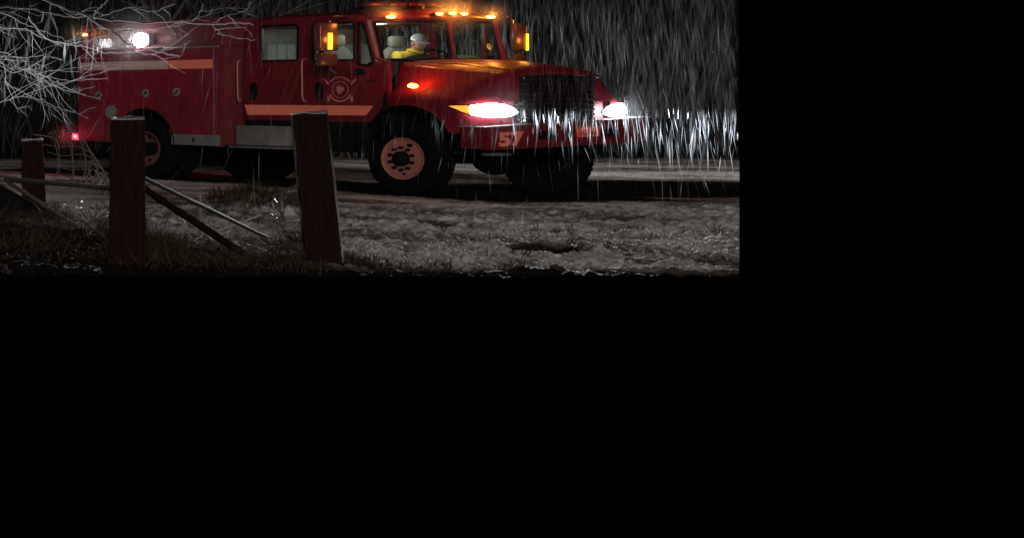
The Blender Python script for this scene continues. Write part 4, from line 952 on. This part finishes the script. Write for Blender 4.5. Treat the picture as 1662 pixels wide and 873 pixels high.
# ------------------------------------------------------------------ iced tree reaching in from the left
LIMBS = [
    ([(-8.68,-1.68,2.68), (-8.12,-1.58,2.64), (-7.54,-1.46,2.62), (-7.06,-1.36,2.53), (-6.67,-1.29,2.52), (-6.29,-1.29,2.47), (-5.75,-1.35,2.45), (-5.12,-1.45,2.42), (-4.97,-1.57,2.43), (-4.75,-1.67,2.41)], 0.038, 0.008),
    ([(-5.33,-1.68,2.41), (-5.12,-1.58,2.48), (-4.92,-1.46,2.52), (-4.57,-1.36,2.62), (-4.45,-1.29,2.72)], 0.012, 0.006),
    ([(-5.35,-1.68,2.40), (-5.19,-1.58,2.33), (-5.01,-1.46,2.27), (-4.70,-1.36,2.22), (-4.40,-1.29,2.19)], 0.012, 0.006),
    ([(-7.77,-1.79,2.79), (-7.51,-1.88,2.62), (-7.25,-1.92,2.53), (-7.11,-1.89,2.45), (-6.89,-1.81,2.36), (-6.62,-1.70,2.26), (-6.40,-1.58,2.15), (-6.13,-1.50,2.08), (-5.86,-1.48,2.03), (-5.64,-1.52,1.98)], 0.030, 0.007),
    ([(-8.19,-0.98,2.46), (-7.72,-1.04,2.37), (-7.45,-1.14,2.35), (-7.12,-1.26,2.16), (-6.86,-1.36,2.17), (-6.61,-1.42,2.24), (-6.39,-1.41,2.32)], 0.022, 0.007),
    ([(-8.70,-1.70,2.08), (-8.28,-1.81,1.99), (-8.12,-1.93,1.95), (-7.93,-2.00,1.96), (-7.62,-2.02,1.93)], 0.030, 0.007),
    ([(-8.19,-1.68,2.02), (-8.14,-1.74,1.94), (-7.97,-1.84,1.77), (-7.77,-1.96,1.69), (-7.53,-2.06,1.64), (-7.10,-2.12,1.66)], 0.016, 0.006),
    ([(-8.35,-1.81,1.91), (-8.22,-1.81,1.65), (-8.07,-1.75,1.55), (-7.78,-1.64,1.44), (-7.49,-1.52,1.36), (-7.16,-1.43,1.25), (-6.94,-1.38,1.21)], 0.017, 0.006),
    ([(-7.40,-1.13,2.51), (-7.15,-1.08,2.25), (-6.91,-1.10,2.17), (-6.62,-1.17,2.10), (-6.42,-1.28,2.02), (-6.17,-1.40,2.03), (-6.03,-1.49,2.07)], 0.018, 0.006),
    ([(-6.72,-1.41,2.51), (-6.59,-1.29,2.60), (-6.40,-1.21,2.69), (-6.29,-1.18,2.83)], 0.015, 0.008),
    ([(-6.72,-1.41,2.48), (-6.42,-1.29,2.55), (-6.06,-1.21,2.64), (-5.70,-1.18,2.60), (-5.43,-1.22,2.69)], 0.012, 0.006),
    ([(-6.96,-1.81,2.35), (-6.63,-1.81,2.32), (-6.16,-1.75,2.33), (-5.74,-1.64,2.38), (-5.47,-1.52,2.44), (-5.27,-1.43,2.56), (-5.20,-1.38,2.68)], 0.013, 0.006),
    ([(-8.18,-1.09,2.64), (-7.82,-1.18,2.57), (-7.51,-1.22,2.42), (-7.24,-1.19,2.32), (-6.92,-1.11,2.23), (-6.57,-0.99,2.13), (-6.31,-0.88,1.96)], 0.018, 0.006),
    ([(-6.51,-1.79,2.11), (-6.47,-1.88,2.01), (-6.35,-1.92,1.98), (-6.12,-1.89,2.04), (-5.85,-1.81,2.10), (-5.61,-1.70,2.18)], 0.011, 0.006),
    ([(-8.03,-1.70,1.95), (-7.91,-1.81,1.83), (-7.79,-1.93,1.66), (-7.68,-2.00,1.56), (-7.47,-2.02,1.51)], 0.012, 0.006),
    ([(-8.13,-1.13,1.81), (-7.75,-1.08,1.84), (-7.59,-1.10,1.76), (-7.39,-1.17,1.81), (-7.29,-1.28,1.70), (-7.46,-1.40,1.67)], 0.012, 0.006),
    ([(-8.20,-1.00,1.31), (-7.78,-1.12,1.35), (-7.60,-1.23,1.42), (-7.47,-1.30,1.48), (-7.25,-1.32,1.57), (-7.08,-1.27,1.64)], 0.012, 0.006),
]
def iced_tree():
    rr = random.Random(5)
    tx, ty = -10.4, -1.3
    e = empty('iced_tree', (tx, ty, hz(tx, ty)))
    o = Vector((tx, ty, e.location.z))
    MB().tube(smoothp([Vector((0, 0, -.1)), Vector((.02, .02, 1.0)), Vector((.10, .0, 2.2)), Vector((.02, .05, 3.6)), Vector((-.1, 0, 5.2))], 4), [.24 - .0095 * i for i in range(17)], 12).build('trunk', 'bark', e)
    for k in range(7):
        a = rr.uniform(0, 6.28); z = 3.0 + .35 * k
        pts = [Vector((0, 0, z)), Vector((.7 * math.cos(a), .7 * math.sin(a), z + .6)), Vector((1.5 * math.cos(a + .2), 1.5 * math.sin(a + .2), z + 1.3)), Vector((2.1 * math.cos(a), 2.1 * math.sin(a), z + 2.0))]
        MB().tube(smoothp(pts, 4), [.07 - .005 * i for i in range(13)], 7).build('bough', 'bark', e)
    tw = MB(); fine = MB(); segs = []
    for pts, r0, r1 in LIMBS:
        P = [Vector(p) for p in pts]
        if P[0].x < -7.9: P = [Vector((tx + .05, ty, min(3.2, P[0].z + .35))), Vector((-9.5, (ty + P[0].y) / 2, P[0].z + .18))] + P
        S = smoothp(P, 5); n = len(S)
        S = [p + Vector((rr.gauss(0, .008), rr.gauss(0, .01), rr.gauss(0, .008))) for p in S]
        MB().tube([p - o for p in S], [(r0 + (r1 - r0) * (i / (n - 1)) ** .7) * .58 for i in range(n)], 7).build('bough', 'bark' if r0 > .025 else 'ice_twig', e)
        segs.append((S, r0))
        if r0 > .025:      # rime along the underside and top of the dark boughs
            fine.tube([p - o + Vector((0, .0, -(r0 + (r1 - r0) * (i / (n - 1)) ** .7) * .62)) for i, p in enumerate(S)], [.011] * n, 5)
    def twig(p, d, ln, r, lvl):
        pts = [p]; d = d.normalized(); n = 6
        for i in range(n):
            d = (d + Vector((rr.gauss(.05, .13), rr.gauss(0, .15), rr.gauss(-.03, .15)))).normalized()
            pts.append(pts[-1] + d * ln / n)
        if pts[-1].x > -4.6: return
        fine.tube([q - o for q in pts], [r * (1 - .55 * i / n) for i in range(n + 1)], 5)
        if lvl < 1 or (lvl < 2 and rr.random() < .4):
            for _ in range(rr.choice((1, 1, 2))):
                i = rr.randint(1, n - 1); s = rr.choice((-1, 1)); q = (pts[i + 1] - pts[i]).normalized()
                twig(pts[i], q + Vector((0, rr.gauss(0, .5), s * rr.uniform(.4, 1.0))), ln * rr.uniform(.35, .65), r * .75, lvl + 1)
    for S, r0 in segs:
        n = len(S); cnt = int(2 + n * .17)
        for _ in range(cnt):
            i = rr.randint(2, n - 2); p = S[i]
            if p.x > -5.9 and rr.random() < .75: continue
            if p.x > -7.2 and rr.random() < .3: continue
            q = (S[i + 1] - S[i]).normalized(); s = rr.choice((-1, 1, -1))
            twig(p, q * rr.uniform(.3, 1.2) + Vector((0, rr.gauss(0, .5), s * rr.uniform(.3, 1.0))), rr.uniform(.30, .8) * (1 if p.x < -7.0 else .6), rr.uniform(.0032, .005), 0)
    f = fine.build('twigs', 'ice_twig', e); f['kind'] = 'stuff'
    tag(e, 'bare tree with ice-coated drooping branches reaching in from the upper left', 'tree')
iced_tree()

# ------------------------------------------------------------------ bare trees on the slope behind
def bare_tree(x, y, h, seed, label):
    rr = random.Random(seed); e = empty('bare_tree', (x, y, hz(x, y)))
    tr = MB(); cr = MB()
    def grow(p, d, ln, r, lvl, mb):
        pts = [p]; n = 5; dd = d.normalized()
        for i in range(n):
            dd = (dd + Vector((rr.gauss(0, .12), rr.gauss(0, .12), rr.gauss(.03, .08)))).normalized(); pts.append(pts[-1] + dd * ln / n)
        mb.tube(pts, [r * (1 - .55 * i / n) for i in range(n + 1)], 6 if lvl < 2 else 4, cap=False)
        if lvl < 4:
            for _ in range(4 if lvl < 2 else 3):
                i = rr.randint(2, n); a = rr.uniform(0, 6.28)
                grow(pts[i], dd * .9 + Vector((math.cos(a), math.sin(a), rr.uniform(.0, .5))) * rr.uniform(.5, 1.0), ln * rr.uniform(.5, .75), r * .5, lvl + 1, cr)
    grow(Vector((0, 0, -.1)), Vector((rr.gauss(0, .1), 0, 1)), h * .42, h * .022, 0, tr)
    tr.build('trunk', 'bark', e); cr.build('crown', 'bark', e)
    tag(e, label, 'tree', 'bare trees on the slope behind')
for i, (x, y, h, lb) in enumerate(((9.2, 17, 7.0, 'bare tree whose branches show just right of the roof lamps'), (13.0, 21, 7.0, 'dim bare tree standing furthest right behind the falling rain'), (5.2, 19, 6.5, 'dim bare tree behind the gap between cab and rear body'), (1.0, 20, 6.0, 'dim bare tree at the left edge, behind the iced branches'))):
    bare_tree(x, y, h, 40 + i, lb)

# ------------------------------------------------------------------ rain
def rain():
    rr = np.random.default_rng(3); vs = []; fs = []
    N = 5600
    Y = rr.uniform(NEAR + .3, 9, N); s0 = (-60 + 1915) / 2617
    S = rr.uniform(s0, SLOPE, N); X = CAM.x + S * (Y - CAM.y); Z = rr.uniform(.15, 3.6, N)
    # a share of the drops crowd the beams in front of the engine
    k = 2600; Y[:k] = np.where(rr.random(k) < .12, rr.uniform(-3, -1.6, k), rr.uniform(-6.5, -2.9, k)); X[:k] = -3.2 + 5.4 * rr.random(k) ** .6; Z[:k] = rr.uniform(.45, 2.4, k)
    for x, y, z in zip(X, Y, Z):
        ahead = y < -1.3 and x > -5.5; by_flood = y > 1.5 and x < -1.3
        if not ahead and x < 1.3 and rr.random() < (.1 if by_flood else .8): continue
        if z < .8 and rr.random() < .6: continue
        tx = math.cos(math.atan2(-0.99961, .0278)) * x + math.sin(math.atan2(-0.99961, .0278)) * y
        if -6.0 < -y < 1.35 and -1.3 < x < 1.3 and z < 2.9: continue      # inside the engine
        ln = rr.uniform(.12, .5) * (.6 + .7 * rr.random()); r = rr.uniform(.0016, .0042) * (1.8 if rr.random() < .08 else 1)
        gust = .10 + .42 * max(0, min(1, (-x - 4.5) / 3.5)) if y > -5 else -.02
        a = rr.normal(-gust if x < -3 else .06, .10)
        d = Vector((a, rr.normal(0, .06), -1)).normalized() * ln
        if max(x, x + d.x) + r > CAM.x + SLOPE * (min(y, y + d.y) - CAM.y) - .01: continue
        o = len(vs); w = Vector((1, 0, 0)) * r; u = Vector((0, 1, 0)) * r; c = Vector((x, y, z))
        vs += [c, c + d * .35 + w, c + d * .35 + u, c + d * .35 - w, c + d * .35 - u, c + d]
        fs += [(o, o + 1 + q, o + 1 + (q + 1) % 4) for q in range(4)] + [(o + 5, o + 1 + (q + 1) % 4, o + 1 + q) for q in range(4)]
    # longer ropes of sleet hanging ahead of and above the bonnet
    for k in range(420):
        y = rr.uniform(-6, 3); x = rr.uniform(-4, 12); z = rr.uniform(1.3, 3.9)
        if not (y < -1.6 or x > 1.5): continue
        ln = rr.uniform(.3, .9); r = rr.uniform(.003, .007); d = Vector((rr.normal(.02, .12), rr.normal(0, .05), -1)).normalized() * ln
        if max(x, x + d.x) + r > CAM.x + SLOPE * (min(y, y + d.y) - CAM.y) - .01: continue
        o = len(vs); w = Vector((1, 0, 0)) * r; u = Vector((0, 1, 0)) * r; c = Vector((x, y, z))
        vs += [c, c + d * .4 + w, c + d * .4 + u, c + d * .4 - w, c + d * .4 - u, c + d]
        fs += [(o, o + 1 + q, o + 1 + (q + 1) % 4) for q in range(4)] + [(o + 5, o + 1 + (q + 1) % 4, o + 1 + q) for q in range(4)]
    nf = len(fs)
    # veils of fine sleet, blown in long soft ropes
    for k in range(11000):
        y = rr.uniform(-8, 13); x = CAM.x + rr.uniform(s0, SLOPE) * (y - CAM.y); z = rr.uniform(.6, 4.6)
        if -6.2 < -y < 1.4 and -1.35 < x < 1.35 and z < 3.4: continue
        if x < 1.3 and not (y < -1.5 and x > -5) and not (y > 2 and x < -1.4 and rr.random() < .45): continue
        if z < 1.3: continue
        ln = rr.uniform(.25, .95); r = rr.uniform(.008, .026)
        if z - ln < .1: ln = z - .1
        a = rr.normal(-.28 if x < -4 else .02, .16); d = Vector((a, rr.normal(0, .05), -1)).normalized() * ln
        if max(x, x + d.x) + r > CAM.x + SLOPE * (min(y, y + d.y) - CAM.y) - .01: continue
        o = len(vs); w = Vector((1, 0, 0)) * r; u = Vector((0, 1, 0)) * r; c = Vector((x, y, z))
        vs += [c, c + d * .5 + w, c + d * .5 + u, c + d * .5 - w, c + d * .5 - u, c + d]
        fs += [(o, o + 1 + q, o + 1 + (q + 1) % 4) for q in range(4)] + [(o + 5, o + 1 + (q + 1) % 4, o + 1 + q) for q in range(4)]
    me = bpy.data.meshes.new('rain'); me.from_pydata([tuple(v) for v in vs], [], fs); me.materials.append(M['rain_water']); me.materials.append(M['rain_veil'])
    me.polygons.foreach_set('material_index', [0] * nf + [1] * (len(fs) - nf))
    ob = bpy.data.objects.new('rain', me); COL.objects.link(ob); tag(ob, 'sleety rain streaking down through the lamp light', 'rain', kind='stuff')
rain()

# ------------------------------------------------------------------ haze balls added round the lamps to give them halos
def lamp_halo(c, r, dens, label):
    o = MB().ball((0, 0, 0), (r, r, r), 20, 12).build('lamp_halo', 'snow', None); o.location = TM @ Vector(c)
    m = bpy.data.materials.new('halo_haze'); m.use_nodes = True; nt = m.node_tree
    nt.nodes.remove(nt.nodes['Principled BSDF'])
    tc = nt.nodes.new('ShaderNodeTexCoord'); ln = nt.nodes.new('ShaderNodeVectorMath'); ln.operation = 'LENGTH'
    mr = nt.nodes.new('ShaderNodeMapRange'); mr.inputs['From Min'].default_value = 0; mr.inputs['From Max'].default_value = r; mr.inputs['To Min'].default_value = 1; mr.inputs['To Max'].default_value = 0
    pw = nt.nodes.new('ShaderNodeMath'); pw.operation = 'POWER'; pw.inputs[1].default_value = 2.0
    mu = nt.nodes.new('ShaderNodeMath'); mu.operation = 'MULTIPLY'; mu.inputs[1].default_value = dens
    v = nt.nodes.new('ShaderNodeVolumePrincipled'); v.inputs['Color'].default_value = (0.95, 0.96, 1.0, 1)
    nt.links.new(tc.outputs['Object'], ln.inputs[0]); nt.links.new(ln.outputs['Value'], mr.inputs['Value']); nt.links.new(mr.outputs[0], pw.inputs[0])
    nt.links.new(pw.outputs[0], mu.inputs[0]); nt.links.new(mu.outputs[0], v.inputs['Density'])
    nt.links.new(v.outputs[0], nt.nodes['Material Output'].inputs['Volume'])
    o.data.materials.clear(); o.data.materials.append(m); tag(o, label, 'lamp_halo', kind='stuff')
lamp_halo((1.02, -0.86, 1.24), 0.50, 0.3, 'halo added round the near headlight')
lamp_halo((1.02, 0.88, 1.24), 0.50, 0.3, 'halo added round the far headlight')
lamp_halo((-4.42, -1.22, 2.39), 0.75, 0.40, 'halo added round the flood lamp')
lamp_halo((-0.40, 0.0, 2.66), 0.45, 1.0, 'added amber halo round the middle roof lamps')
lamp_halo((-0.58, -0.80, 2.62), 0.32, 1.1, 'added amber halo round the near roof lamp')
lamp_halo((-0.58, 0.80, 2.62), 0.30, 1.1, 'added amber halo round the far roof lamp')
lamp_halo((-0.80, -1.42, 2.28), 0.32, 0.5, 'added amber halo round the near mirror lamp')
lamp_halo((-5.75, -1.2, 2.54), 0.40, 0.5, 'added amber halo round the rear clearance lamp')
lamp_halo((-5.90, -1.2, 0.70), 0.40, 0.4, 'added red halo round the tail lamp')
